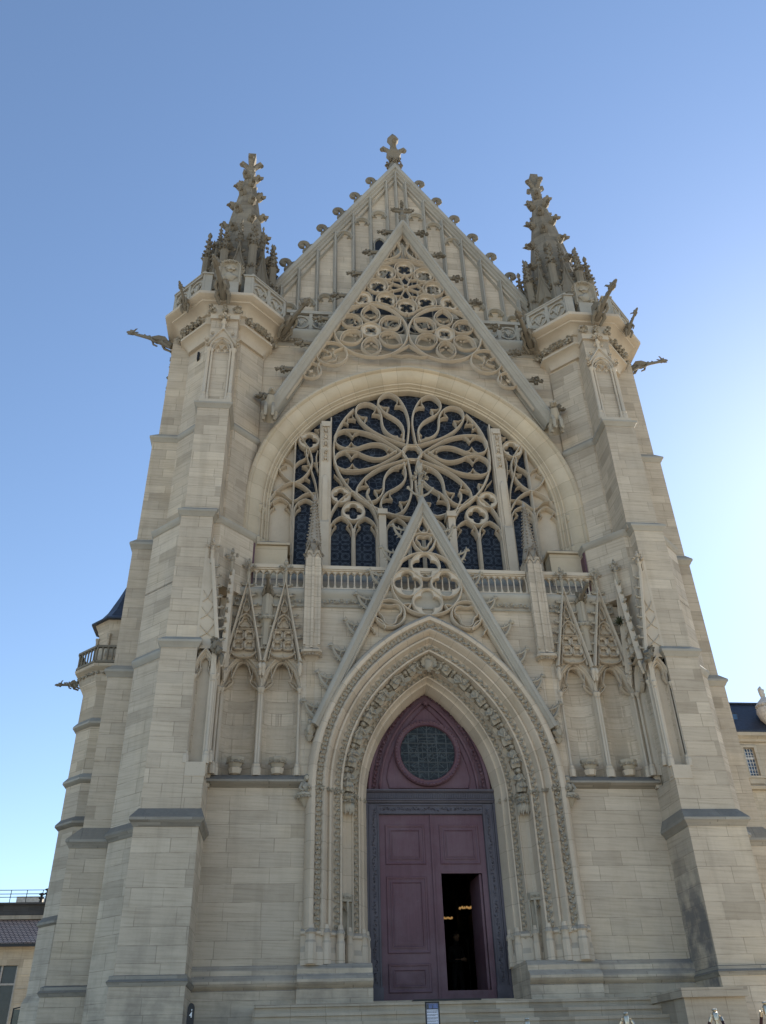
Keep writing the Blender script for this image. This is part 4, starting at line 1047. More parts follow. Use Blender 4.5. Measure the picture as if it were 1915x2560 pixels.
def arcade(s):
    for cx in (4.285, 3.40): lancet(X(s), .41, cx, .385, 6.96, 8.90, .72, CH, 9.62)
    b = MB(X(s))
    for cx in (4.285, 3.40):
        p = arch(cx, 8.90, .46, .82, 12); b.fill(p, 9.8, .03)
    for x0, x1 in ((4.71, 4.95), (3.80, 3.885), (2.9, 2.96)): b.box(x0, x1, .02, .4, 6.9, 9.7)
    obj('arcade_wall', b, M_wallu, CH)
    # front and flank half-niches on the inner corner of the buttress
    Tf = lambda x, y, z: (s*(5.01+x), -.985+y, z)
    lancet(Tf, None, 0, .17, 6.9, 8.78, .5, CH, 9.4, .12, False)
    Ti = lambda x, y, z: (s*(4.755+y), -.49-x*1.0, z)
    lancet(Ti, .40, 0, .33, 6.96, 8.86, .62, CH, 9.5, .16, False, 9.35, 11.6)
    b = MB(X(s))
    b.box(4.775, 4.88, -.985, -.86, 6.70, 9.5)                     # corner post
    b.box(5.19, 5.25, -.96, -.5, 6.7, 12.0)
    b.box(4.96, 5.4, -.8, -.03, 6.7, 11.9)
    b.box(4.775, 4.9, -.12, .05, 6.7, 9.5)
    b.loft([[(4.83, -.93, 9.4), (5.3, -.93, 9.4), (5.3, -.02, 9.4), (4.83, -.02, 9.4)], [(4.83, -.93, 9.75), (5.3, -.93, 9.75), (5.3, -.02, 9.75), (4.83, -.02, 9.75)], [(4.98, -.62, 11.95), (5.3, -.62, 11.95), (5.3, -.40, 11.95), (4.98, -.40, 11.95)]])
    b.sweep([(4.78, 9.5), (5.06, 11.6)], [(-.04, -.92), (-.04, -1.03), (0, -1.05), (.04, -1.03), (.04, -.92)])
    b.lathe(5.08, -.98, [(.04, 11.5), (.04, 11.8), (.06, 11.83), (.03, 11.86)], 8); fleuron(b, 5.08, -.98, 11.7, .9, 6)
    for z in (9.75, 10.2, 10.62):
        xl = 4.80+(z-9.5)*.1333+.03
        b.bar(spline([(xl, z-.12), ((xl+5.2)/2+.01, z+.02), (5.195, z+.2)], 3), .017, -.985, .05); b.bar(spline([(xl+.04, z+.22), ((xl+5.2)/2-.01, z+.02), (5.195, z-.1)], 3), .015, -.982, .05)
    b.slab([(4.8, 9.4), (5.22, 9.4), (5.22, 11.7), (5.1, 11.6)], -.955, -.9)
    b.box(4.79, 5.186, -1.054, -.8, 6.64, 6.92)
    B = obj('corner_niche', b, M_trac, CH)
    for i in range(8):
        z = 11.4-.26*i; x = 5.06-(11.6-z)*.1333
        link(bpy.data.objects.new('crocket', CRM['small'][i % 2]), B, loc=(s*(x-.04), -1.0, z), rot=Matrix.Rotation(math.pi if s > 0 else 0, 3, 'Z'), scale=1.05)
    k = MB(X(s)); k.lump((4.80, -1.08, 9.40), (.10, .12, .14), 3+s, .45, 2); k.lump((4.74, -1.1, 9.3), (.07, .08, .1), 5+s, .4, 2); k.clump((4.84, -1.12, 9.5), .1, 4, 7); k.tube([(4.72, -.95, 9.28), (4.66, -1.0, 9.18), (4.66, -1.0, 9.02)], [.06, .05, .02], 6)
    obj('corbel_figure', k, M_weatc, B)
both(arcade)

# slender piers with pinnacles -------------------------------------------------------
def pier(s):
    b = MB(X(s)); cx = 2.745
    def sq(w, y0, y1): return [(cx-w, y1), (cx-w, y0+.06), (cx-w+.06, y0), (cx+w-.06, y0), (cx+w, y0+.06), (cx+w, y1)]
    b.loft([ring(sq(.15, .0, .4), 6.8), ring(sq(.15, -.0, .4), 9.55), ring(sq(.20, -.1, .4), 9.68), ring(sq(.24, -.22, .4), 9.72), ring(sq(.24, -.22, .4), 9.78), ring(sq(.20, -.17, .4), 9.82), ring(sq(.20, -.17, .4), 12.42)])
    b.box(cx-.03, cx+.03, -.205, -.15, 9.82, 12.2); b.box(cx-.19, cx-.13, -.185, -.15, 9.9, 12.2); b.box(cx+.13, cx+.19, -.185, -.15, 9.9, 12.2)
    for i in range(12): a = R(180+16.4*i); b.clump((cx+.2*math.cos(a), -.0+.17*math.sin(a), 9.68), .05, i, 4)
    b.lathe(cx, -.16, [(.02, 9.86), (.05, 9.9), (.03, 10.05), (.02, 10.12)], 6)
    P = obj('pier', b, M_wallu, CH)
    p = MB(X(s)); cy = .04
    for q in (-1, 1):
        p.bar(arch(cx+q*.10, 12.15, .085, .2, 8, 12.0), .02, -.20, .06)
        p.bar([(cx+q*.1-.11, 12.32), (cx+q*.1, 12.62), (cx+q*.1+.11, 12.32)], .02, -.21, .1)
        for k in range(4): p.clump((cx+q*(.22-.02*k), -.1+.1*k, 12.3+.06*(k % 2)), .06, k+5, 5)
    for k in range(10): p.clump((cx+.15*math.cos(k*2.4), cy-.1+.12*math.sin(k*2.4), 12.58+.05*(k % 3)), .065, k, 5)
    p.lathe(cx, cy, [(.23, 12.42), (.20, 12.6), (.17, 12.75), (.035, 14.0), (.07, 14.03), (.05, 14.08), (.01, 14.26)], 8, R(22))
    for r_ in range(12):
        z = 12.82+.1*r_; w = .165-(z-12.75)*.108
        for k in range(8): a = R(22+45*k); p.lump((cx+(w+.02)*math.cos(a), cy+(w+.02)*math.sin(a), z+.03*(k % 2)), (.03, .03, .022), k+r_, .3)
    obj('pinnacle', p, stone('pinnacle_stone', (.36, .315, .255), blocks=False, grime=.5, lichen=.5, bump=.7) if s < 0 else bpy.data.materials['pinnacle_stone'], P)
both(pier)

def balustrade(x0, x1):
    b = MB(); y = .02
    b.box(x0, x1, y-.06, y+.06, 11.98, 12.075); b.box(x0, x1, y-.035, y+.035, 11.945, 11.978); b.box(x0, x1, y-.07, y+.07, 11.405, 11.455)
    n = max(2, round((x1-x0)/.163)); st = (x1-x0)/n
    for i in range(n+1):
        x = x0+i*st
        b.lathe(x, y, [(.034, 11.455), (.034, 11.52), (.022, 11.55), (.017, 11.58), (.017, 11.78), (.024, 11.8), (.016, 11.83)], 8)
        if i < n:
            b.bar(arch(x+st/2, 11.80, st/2, .125, 8), .016, y-.03, .06)
    for i in range(n): b.fill(arch(x0+(i+.5)*st, 11.80, st/2, .125, 8), 11.95, y+.0)
    obj('balustrade', b, M_trac, CH)
for s in (-1, 1):
    for x0, x1 in ((2.96, 4.28), (.95, 2.53)): balustrade(min(s*x0, s*x1), max(s*x0, s*x1))
balustrade(-.93, .93)

# corner towers -----------------------------------------------------------------------
def tower(s):
    T = X(s); CX, CY = 5.44, 1.1
    b = MB(T)
    low = [(4.24, 2.6), (4.24, .12), (5.0, -.64), (5.88, -.64), (6.68, .14), (6.68, 2.6)]
    b.prism(low, 11.2, 13.0); b.prism([(4.92, 2.6), (4.92, -.2), (5.0, -.64), (5.88, -.64), (6.68, .14), (6.68, 2.6)], 1.0, 11.25)
    oc = octo(CX, CY, 1.08); b.prism(oc, 12.9, 20.1)
    b.box(4.3, 6.5, 1.3, 4.5, 1.0, 20.1)                     # body running back to the nave wall
    # front buttress, stage by stage: (z0, z1, x0, x1, yfront)
    st = [(1.0, 3.15, 4.77, 6.05, -1.23), (3.15, 5.78, 4.80, 6.0, -1.18), (5.78, 9.5, 5.19, 5.95, -1.04), (9.5, 12.92, 5.16, 5.90, -.95), (12.92, 16.35, 5.05, 5.86, -.87), (16.35, 20.2, 5.07, 5.82, -.60)]
    for z0, z1, x0, x1, yf in st: b.box(x0, x1, yf, .6, z0, z1)
    b.box(4.803, 5.185, -1.046, .3, 5.7, 6.685)
    # lateral buttress
    la = [(1.0, 3.15, 7.58, .53), (3.15, 5.78, 7.52, .58), (5.78, 9.5, 7.33, .62), (9.5, 12.92, 7.25, .645), (12.92, 16.35, 7.19, .66), (16.35, 20.2, 7.06, .68)]
    for z0, z1, x1, yf in la: b.box(5.5, x1, yf, 2*CY-yf, z0, z1)
    t = obj('tower', b, M_wall, CH)
    # weathered ledges
    def ledge(poly_lo, poly_hi, z, o=.09, h=.17):
        def off(p, d):
            n = len(p); out = []
            for i in range(n):
                a, c, e = p[i-1], p[i], p[(i+1) % n]
                n1 = _nrm(c[1]-a[1], -(c[0]-a[0])); n2 = _nrm(e[1]-c[1], -(e[0]-c[0]))
                m = (n1[0]+n2[0], n1[1]+n2[1]); k = d/max(.3, (m[0]*n1[0]+m[1]*n1[1])); out.append((c[0]+m[0]*k, c[1]+m[1]*k))
            return out
        l = MB(T); l.loft([ring(off(poly_lo, .01), z-.13), ring(off(poly_lo, .03), z-.10), ring(off(poly_lo, .05), z-.06), ring(off(poly_lo, o), z-.02), ring(off(poly_lo, o), z+.03), ring(off(poly_hi, .012), z+h)])
        obj('ledge', l, M_ledge if z < 7 else M_cope, t)
    rect = lambda x0, x1, y0, y1: [(x0, y0), (x1, y0), (x1, y1), (x0, y1)]
    for i in range(1, len(st)):
        a, c = st[i-1], st[i]
        if i == 1: ledge(rect(a[2], a[3], a[4], .55), rect(c[2], c[3], c[4], .55), a[1], .015, .045); continue
        if i == 2: ledge(rect(4.80, 6.0, -1.18, .55), rect(4.80, 5.96, -1.04, .55), a[1], .09, .24); continue
        ledge(rect(a[2], a[3], a[4], .5), rect(c[2], c[3], c[4], .5), a[1], .085, .16 if i < 5 else .22)
    for i in range(1, len(la)):
        a, c = la[i-1], la[i]
        ledge(rect(5.6, a[2], a[3], 2*CY-a[3]), rect(5.6, c[2], c[3], 2*CY-c[3]), a[1], .02 if i == 1 else .085, .06 if i == 1 else .28 if i == 2 else .16)
    ledge(low, octo(CX, CY, 1.09), 12.95, .07, .22)
    lo2 = [(4.3, 2.5), (4.3, .2), (5.0, -.6), (5.88, -.6), (6.68, .14), (6.68, 2.5)]
    lo3 = [(5.9, -.62), (6.68, .14), (6.68, 1.0), (5.9, 1.0)]
    ledge(lo3, [(x-.01, y+.01) for x, y in lo3], 5.78, .085, .16); ledge(lo3, [(x-.01, y+.01) for x, y in lo3], 9.5, .07, .13)
    ledge(oc, [(CX+(x-CX)*.999, CY+(y-CY)*.999) for x, y in oc], 16.38, .06, .12)
    # blind panel with crocketed gablet on the buttress head
    Tn = lambda x, y, z: (s*(5.445+x), -.60+y, z)
    n = MB(Tn); z0, zs = 16.62, 18.55
    for q in (-1, 1):
        for xx, r in ((.34, .05), (.25, .03)):
            n.lathe(q*xx, -.05, [(r*1.7, z0), (r*1.7, z0+.16), (r*1.2, z0+.24), (r*1.5, z0+.3), (r, z0+.34), (r, zs-.1), (r*1.5, zs-.06), (r*1.7, zs), (r, zs+.04)], 8)
    n.bar(arch(0, zs, .31, .42, 12), .05, -.13, .14); n.bar(arch(0, zs, .23, .3, 10), .03, -.10, .1)
    for q in (-.1, .1): n.bar(arch(q, zs-.02, .09, .16, 8), .022, -.09, .1); n.lump((q*1.0-q*.0, -.07, zs-.1), .035, 2, .3); n.clump((q, -.07, zs-.08), .05, 3, 4)
    n.bar([(-.40, zs+.12), (0, zs+.78), (.40, zs+.12)], .04, -.15, .16); n.slab([(-.36, zs+.15), (-.2, zs+.2), (0, zs+.38), (.2, zs+.2), (.36, zs+.15), (0, zs+.72)], -.08, 0)
    for q in (-1, 1):
        n.clump((q*.42, -.12, zs+.12), .10, 2, 7); n.clump((q*.43, -.12, zs+.28), .07, 3, 6); n.clump((q*.28, -.12, zs+.52), .07, 4, 6); n.clump((q*.12, -.12, zs+.86), .07, 5, 6)
    n.lathe(0, -.1, [(.05, zs+.7), (.05, zs+.95), (.09, zs+1.0), (.05, zs+1.04), (.045, zs+1.12)], 8)
    for k in range(5): n.clump((.12*math.cos(k*1.26), -.12+.08*math.sin(k*1.26), zs+1.18), .085, k, 6)
    n.lump((0, -.1, zs+1.32), (.06, .06, .09), 1, .3)
    n.box(-.42, .42, -.20, 0, z0-.2, z0-.02)
    obj('canopy_panel', n, M_trac, t)
    sl_ = MB(T); sl_.slab([(6.18, 19.0), (6.24, 19.0), (6.24, 19.28), (6.18, 19.28)], .25, .40)
    if s < 0: obj('slit_window', sl_, M_dark, t)
    # cornice
    c = MB(T); CX2, CY2 = 5.46, .98
    def o(A): return octo(CX2, CY2, A)
    c.loft([ring(o(1.09), 19.50), ring(o(1.11), 19.56), ring(o(1.17), 19.70), ring(o(1.27), 19.80), ring(o(1.34), 19.82), ring(o(1.34), 19.90), ring(o(1.29), 19.92), ring(o(1.29), 20.16), ring(o(1.36), 20.18), ring(o(1.37), 20.22), ring(o(1.44), 20.34), ring(o(1.58), 20.43), ring(o(1.64), 20.44), ring(o(1.65), 20.49), ring(o(1.79), 20.52), ring(o(1.84), 20.55), ring(o(1.85), 20.64), ring(o(1.78), 20.70)])

    c.box(5.04, 5.85, -.66, 0, 19.75, 20.30)
    Cn = obj('cornice', c, M_trac, t)
    oc2 = o(1.35)
    for i in (0, 1, 7, 6, 2):
        a, e = oc2[i], oc2[(i+1) % 8]
        k = 3
        for j in range(k):
            f = MB(T); u = (j+.5)/k; x, y = a[0]+(e[0]-a[0])*u, a[1]+(e[1]-a[1])*u
            nn = _nrm(x-CX2, y-CY2)
            for dj in ((-.1, .1) if j == 1 and i else (0,)): 
                tx, ty = _nrm(e[0]-a[0], e[1]-a[1]); f.clump((x+tx*dj, y+ty*dj-(.33 if i == 0 else 0), 20.06), .165, i*3+j, 9, out=(nn[0], nn[1], -.3))
            obj('foliage_boss', f, M_carve, t)
    # parapet with fleur-de-lis roundels
    p = MB(T); A = 1.66
    po, pi_ = octo(CX2, CY2, A), octo(CX2, CY2, A-.11); pc = octo(CX2, CY2, A+.04)
    for i in (0, 1, 2, 3, 4, 5, 6, 7):
        a, e = po[i], po[(i+1) % 8]; L = math.hypot(e[0]-a[0], e[1]-a[1]); tx, ty = _nrm(e[0]-a[0], e[1]-a[1]); nx, ny = ty, -tx
        cx, cy = (a[0]+e[0])/2, (a[1]+e[1])/2
        def Q(u, d, z, cx=cx, cy=cy, tx=tx, ty=ty, nx=nx, ny=ny): return (s*(cx+tx*u-nx*d), cy+ty*u-ny*d, z)
        pp = MB(Q)
        h = L/2
        pp.box(-h, h, .02, .12, 20.66, 20.80); 
        if i != 0:
            pp.box(-h, h, .05, .10, 20.78, 21.52)
            pp.box(-h, h, -.02, .13, 21.52, 21.60); pp.box(-h-.02, h+.02, -.04, .15, 21.60, 21.65)
            for q in (-.33, .33):
                pp.sweep(circ(q, 21.15, .27, 24), [(-.04, .06), (-.04, .0), (0, -.02), (.03, .0), (.03, .06)], True); fleur(pp, q, .02, 21.15, .24)
            for q in (-h+.03, 0, h-.03): pp.box(q-.05, q+.05, -.012, .12, 20.78, 21.53)
        else:
            for q in (-h+.08, h-.08): pp.box(q-.13, q+.13, -.01, .14, 20.78, 21.53); pp.loft([[(q-.17, -.05, 21.53), (q+.17, -.05, 21.53), (q+.17, .17, 21.53), (q-.17, .17, 21.53)], [(q-.17, -.05, 21.58), (q+.17, -.05, 21.58), (q+.17, .17, 21.58), (q-.17, .17, 21.58)], [(q-.1, .05, 21.68), (q+.1, .05, 21.68), (q+.1, .1, 21.68), (q-.1, .1, 21.68)]])
            pp.box(-.36, .36, -.06, .45, 20.66, 20.76); pp.box(-.30, .30, .02, .45, 20.76, 21.3)
        p.T = None; p.add(pp.v, pp.f); p.T = T
    obj('parapet', p, M_cope, t)
    # relief of a crowned shield facing front
    r = MB(lambda x, y, z: (s*(5.46+x), -.62+y, z))
    r.box(-.34, .34, .0, .5, 21.25, 21.36); r.slab([(x, z) for x, z in archc(0, 21.95, .30, .31, 10, 21.3)], .06, .5)
    r.bar(archc(0, 21.95, .31, .33, 12, 21.3), .06, -.04, .14)
    r.lump((0, .05, 21.62), (.17, .08, .2), 4, .35, 2); r.lump((0, .03, 21.92), (.13, .08, .1), 5, .35, 2); r.lump((.14, .02, 21.5), (.1, .07, .09), 6, .4, 2)
    for k in range(5): r.clump((-.14+.07*k, .0, 21.98), .045, k, 4)
    for k in range(14): a = R(-20+17*k); r.clump((.40*math.cos(a), 0, 21.85+.40*math.sin(a)), .07, k, 5)
    obj('heraldic_relief', r, M_carve, t)
    spire(s, t)
def spire(s, t):
    CX, CY = 5.37, 1.32
    b = MB(X(s))
    n = 8; rot = R(22.5)
    b.lathe(CX, CY, [(1.07, 20.6), (1.07, 23.0), (1.0, 23.7), (.90, 24.1), (.155, 29.35), (.19, 29.42), (.15, 29.5)], n, rot)
    S = obj('spire', b, M_weath, t)
    d = MB(X(s))
    # gabled arches on every face
    for k in range(8):
        a = R(45*k-90)
        def Q(u, dd, z, a=a): 
            nx, ny = math.cos(a), math.sin(a); return (s*(CX+nx*(1.02-dd)-ny*u), CY+ny*(1.02-dd)+nx*u, z)
        g = MB(Q)
        g.bar(arch(0, 22.35, .34, .5, 10, 20.8), .05, -.06, .12)
        for q in (-1, 1):
            g.bar(spline([(q*.40, 22.5), (q*.24, 23.05), (q*.10, 23.5), (0, 24.15)], 4), .045, -.10, .2)
            for j, (u, z) in enumerate(((.38, 22.72), (.27, 23.05), (.17, 23.4), (.09, 23.8))): g.clump((q*(u+.05), -.06, z), .085, j+k, 6)
        g.slab([(-.36, 22.4), (-.22, 22.9), (0, 23.9), (.22, 22.9), (.36, 22.4), (.2, 22.72), (0, 22.85), (-.2, 22.72)], -.04, .14)
        for j in range(4): g.clump((.1*math.cos(1.57*j), -.1+.1*math.sin(1.57*j), 24.25), .075, j, 5)
        g.lathe(0, -.04, [(.05, 24.05), (.045, 24.4), (.07, 24.45), (.01, 24.6)], 6)
        d.add([(s*x if False else x, y, z) for x, y, z in []], [])
        d.T = None; d.add(g.v, g.f); d.T = X(s)
    obj('gabled_arch', d, M_weatc, S)
    pm = MB()
    pm.lathe(0, 0, [(.13, 0), (.13, 1.9), (.10, 1.95), (.10, 2.05)], 8, R(22)); 
    for k in range(4): a = R(90*k+45); pm.tube([(.12*math.cos(a), .12*math.sin(a), 0), (.12*math.cos(a), .12*math.sin(a), 2.0)], .035, 6)
    for k in range(9): pm.clump((.14*math.cos(k*.7), .14*math.sin(k*.7), 2.02+.02*(k % 2)), .06, k, 4)
    pm.lathe(0, 0, [(.11, 2.05), (.105, 2.9), (.13, 2.95), (.10, 3.0)], 8, R(22))
    for k in range(8): pm.clump((.12*math.cos(k*.785), .12*math.sin(k*.785), 2.98+.08*(k % 2)), .065, k+3, 5)
    pm.lathe(0, 0, [(.10, 3.0), (.03, 3.95), (.06, 4.0), (.06, 4.06), (.005, 4.2)], 8)
    for r_ in range(7):
        z = 3.12+.11*r_; w = .10-.07*(z-3.0)/.95
        for k in range(4): a = R(90*k+45*(r_ % 2)); pm.lump(((w+.025)*math.cos(a), (w+.025)*math.sin(a), z), (.035, .035, .03), k+r_, .35)
    me = mesh('pinnacle', pm, M_weatc)
    for k in range(8):
        a = R(45*k+22.5-90); link(bpy.data.objects.new('pinnacle', me), S, loc=(s*(CX+1.16*math.cos(a)), CY+1.16*math.sin(a), 20.7), scale=(1.25, 1.25, 1.12 if k % 2 else 1.02))
        a += R(22.5); link(bpy.data.objects.new('pinnacle', me), S, loc=(s*(CX+.98*math.cos(a)), CY+.98*math.sin(a), 22.3), scale=(.7, .7, .78))
    for r_ in range(5):
        z = 28.85-1.18*r_; w = .155+(29.35-z)*(.745/5.35)
        for k in range(8):
            a = R(45*k+22.5); zz = z+(.0 if k % 2 else .6)
            if zz > 29.0: continue
            ww = .155+(29.35-zz)*(.745/5.35)
            link(bpy.data.objects.new('crocket', CRM['spire'][k % 2]), S, loc=(s*CX+ww*.98*math.cos(a), CY+ww*.98*math.sin(a), zz), rot=Matrix.Rotation(a, 3, 'Z'), scale=1.15)
    f = MB(); x = s*CX; y = CY
    for k in range(8): f.leaf((x+.08*math.cos(R(45*k)), y+.08*math.sin(R(45*k)), 29.0), (math.cos(R(45*k)), math.sin(R(45*k)), 1.0), (0, 0, 1), .34, .07, k)
    f.lathe(x, y, [(.15, 29.3), (.21, 29.5), (.22, 29.58), (.13, 29.64), (.12, 29.9), (.17, 30.1), (.20, 30.25), (.20, 30.47)], 4, R(45))
    for k in range(4):
        a = R(90*k+(0 if s < 0 else 25)); c_, s_ = math.cos(a), math.sin(a)
        f.tube([(x+.06*c_, y+.06*s_, 29.62), (x+.2*c_, y+.2*s_, 29.86), (x+.33*c_, y+.33*s_, 29.98), (x+.38*c_, y+.38*s_, 29.9)], [.10, .10, .12, .08], 8)
    f.tube([(x, y, 30.4), (x+.01, y, 30.62)], .006, 5)
    obj('finial', f, M_weath, S)
both(tower)

# gargoyles ---------------------------------------------------------------------------
def gargoyle(p0, p1, sc, seed, droop=.0, parent=None):
    p0, p1 = Vector(p0), Vector(p1); d = p1-p0; L = d.length
    b = MB(); q = random.Random(seed)
    # local: along +X, up +Z
    ys = [0, .12, .3, .5, .7, .85, .95]
    prof = [(0, -.02, .17), (.10, 0, .20), (.26, .02, .17), (.42, .03, .125), (.58, .035, .10), (.74, .03, .085), (.86, .03, .085)]
    b.tube([(x*L, 0, z*L) for x, z, r in prof], [(r*sc*.72, r*sc*.82) for x, z, r in prof], 10)
    hx = .92*L
    b.lump((hx, 0, .045*L), (.15*sc, .11*sc, .11*sc), seed, .3, 2)
    b.tube([(hx+.05*sc, 0, .03*L), (hx+.2*sc, 0, .035*L), (hx+.27*sc, 0, .02*L)], [.075*sc, .06*sc, .035*sc], 7)
    b.tube([(hx+.04*sc, 0, .0), (hx+.18*sc, 0, -.04*sc)], [.05*sc, .025*sc], 6)
    for s in (-1, 1):
        b.tube([(hx-.04*sc, s*.06*sc, .05*L+.06*sc), (hx-.1*sc, s*.1*sc, .05*L+.17*sc), (hx-.16*sc, s*.11*sc, .05*L+.2*sc)], [.04*sc, .03*sc, .006*sc], 5)
        b.lump((hx+.07*sc, s*.07*sc, .05*L+.07*sc), .025*sc, seed, .1)
        # folded wing and forelegs
        b.loft([[(.10*L, s*.14*sc, .10*sc), (.2*L, s*.19*sc, .24*sc), (.34*L, s*.2*sc, .2*sc), (.5*L, s*.14*sc, .04*sc), (.36*L, s*.15*sc, -.02*sc)], [(.10*L, s*.10*sc, .10*sc), (.2*L, s*.12*sc, .2*sc), (.34*L, s*.13*sc, .16*sc), (.5*L, s*.08*sc, .02*sc), (.36*L, s*.1*sc, -.03*sc)]])
        b.tube([(.22*L, s*.13*sc, -.02*sc), (.16*L, s*.19*sc, -.14*sc), (.04*L, s*.15*sc, -.2*sc), (-.02, s*.12*sc, -.26*sc)], [.075*sc, .06*sc, .05*sc, .045*sc], 7)
        b.tube([(.46*L, s*.1*sc, .02*sc), (.42*L, s*.15*sc, -.1*sc), (.32*L, s*.12*sc, -.16*sc)], [.05*sc, .045*sc, .035*sc], 6)
    for k in range(6): b.lump((.12*L+.11*L*k, 0, .17*sc-.012*k*sc+.03*L), (.05*sc, .02*sc, .045*sc), seed+k, .3)
    me = mesh('gargoyle', b, M_weatc)
    yaw = math.atan2(d.y, d.x); pit = math.atan2(d.z, math.hypot(d.x, d.y))
    return link(bpy.data.objects.new('gargoyle', me), parent or CH, loc=p0, rot=Matrix.Rotation(yaw, 3, 'Z') @ Matrix.Rotation(-pit, 3, 'Y'))
for s in (-1, 1):
    gargoyle((s*5.50, -.78, 20.45), (s*5.72, -1.98, 20.62), 1.0, 3)
    gargoyle((s*7.15, 1.05, 20.25), (s*8.55, 1.15, 20.78), .70, 4)
    gargoyle((s*3.85, .45, 20.45), (s*3.12, -.82, 20.45), .95, 5)
    gargoyle((s*6.62, -.32, 20.35), (s*6.78, -.95, 20.72), .62, 6)
    gargoyle((s*3.80, .02, 11.28), (s*3.80, -.72, 11.34), .62, 7)
    k = MB(X(s)); k.lathe(3.80, -.02, [(.12, 9.9), (.12, 10.45), (.15, 10.5), (.20, 10.56), (.20, 10.62), (.14, 10.66), (.13, 11.2)], 8, R(22))
    for i in range(12): k.clump((3.80+.17*math.cos(R(180+16.4*i)), -.02+.17*math.sin(R(180+16.4*i)), 10.55), .05, i, 5)
    k.box(3.77, 3.83, -.17, -.1, 10.66, 11.2)
    obj('corbel_shaft', k, M_carve, CH)
    k = MB(X(s)); k.box(4.22, 4.26, .25, .75, 11.4, 12.75); k.box(4.20, 4.27, .18, .26, 11.4, 12.8)
    obj('gallery_door', k, M_wood, CH)
    k = MB(X(s))
    for z in (19.6, 19.35, 18.9, 18.5, 18.3): k.clump((7.02+.02*(z > 18.8), 1.0, z), .13, int(z*10), 7, out=(1, 0, 0))
    k.tube([(7.0, 1.0, 18.2), (7.02, 1.0, 19.7)], .05, 6)
    obj('canopy_panel', k, M_weatc, CH)

# octagonal stair turret at the far left, roof and nave --------------------------------
def stair():
    CX, CY, A = -8.02, 4.75, .76
    b = MB()
    def o(a): return octo(CX, CY, a)
    b.loft([ring(o(A+.12), 1.0), ring(o(A+.12), 3.2), ring(o(A+.05), 3.35), ring(o(A+.05), 4.7), ring(o(A), 4.9), ring(o(A), 10.4), ring(o(A+.05), 10.5), ring(o(A+.12), 10.62), ring(o(A+.14), 10.72), ring(o(A+.16), 10.9), ring(o(A+.28), 10.98), ring(o(A+.30), 11.05), ring(o(A+.22), 11.1)])
    b.loft([ring(o(.62), 11.0), ring(o(.62), 12.2), ring(o(.66), 12.26), ring(o(.68), 12.4), ring(o(.78), 12.5)])
    for x, y in o(.64): b.lathe(x, y, [(.06, 11.1), (.045, 11.3), (.045, 12.0), (.07, 12.1)], 6)
    ST = obj('stair_turret', b, M_wall, CH)
    for z in (4.8, 7.0, 8.05, 9.5):
        l = MB(); l.loft([ring(o(A+.005), z-.1), ring(o(A+.10), z-.03), ring(o(A+.10), z+.02), ring(o(A+.005), z+.14)]); obj('ledge', l, M_ledge if z < 7.5 else M_cope, ST)
    r = MB(); r.loft([ring(o(.86), 12.48), ring(o(.86), 12.53), ring(o(.68), 12.66), ring(o(.50), 12.95), ring(o(.28), 13.5), ring(o(.02), 14.25)]); obj('roof', r, M_slate, ST, smooth=0)
    p = MB(); po = o(A+.24)
    for i in range(8):
        a, e = po[i], po[(i+1) % 8]
        for z0, z1, w in ((11.08, 11.14, .05), (11.52, 11.58, .05)):
            dx, dy = _nrm(e[0]-a[0], e[1]-a[1]); q = [(a[0]+dy*w, a[1]-dx*w), (e[0]+dy*w, e[1]-dx*w), (e[0]-dy*w, e[1]+dx*w), (a[0]-dy*w, a[1]+dx*w)]; p.prism(q, z0, z1)
        for j in range(6): t = j/6; p.lathe(a[0]+(e[0]-a[0])*t, a[1]+(e[1]-a[1])*t, [(.03, 11.14), (.022, 11.2), (.022, 11.45), (.04, 11.52)], 6)
    obj('balcony', p, M_weatc, ST)
    f = MB()
    for i in range(8):
        a, e = o(A+.18)[i], o(A+.18)[(i+1) % 8]
        for j in range(5): t = (j+.5)/5; f.clump((a[0]+(e[0]-a[0])*t, a[1]+(e[1]-a[1])*t, 10.83), .07, j, 5, out=(a[0]-CX, a[1]-CY, 0))
    obj('foliage_frieze', f, M_carve, ST)
    gargoyle((CX-.95, CY-.3, 10.72), (CX-1.4, CY-.5, 10.62), .5, 9, parent=ST)
stair()
def nave():
    b = MB()
    for s in (-1, 1):
        b.T = X(s); b.box(4.3, 5.0, 4.3, 34, 1.0, 20.6)
        for i in range(5): b.box(4.9, 6.4, 8+6*i, 9.2+6*i, 1.0, 17)
    b.T = None
    b.box(-5.0, 5.0, 33.5, 34.2, 1.0, 20.6); b.box(-7.6, -4.5, 3.6, 9, 1.0, 9.5)
    obj('nave_wall', b, M_wall, CH)
    r = MB(); r.loft([[(-4.9, y, 20.7), (4.9, y, 20.7), (0, y, 29.6)] for y in (1.95, 34.0)]); obj('roof', r, M_slate, CH, smooth=0)
    i = MB(); i.box(-4.3, 4.3, 1.25, 33.5, 2.6, 2.95); i.box(-4.3, 4.3, 1.72, 33.4, 20.3, 20.5)
    for s in (-1, 1):
        for k in range(4): i.T = X(s); i.lathe(4.1, 8+6*k, [(.3, 2.95), (.25, 3.3), (.25, 16)], 10)
    i.T = None
    obj('nave_floor', i, M_inside, CH)
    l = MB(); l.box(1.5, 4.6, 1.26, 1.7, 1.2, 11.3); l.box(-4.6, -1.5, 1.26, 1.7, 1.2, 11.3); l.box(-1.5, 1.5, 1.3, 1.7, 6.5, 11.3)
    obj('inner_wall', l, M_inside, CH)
nave()

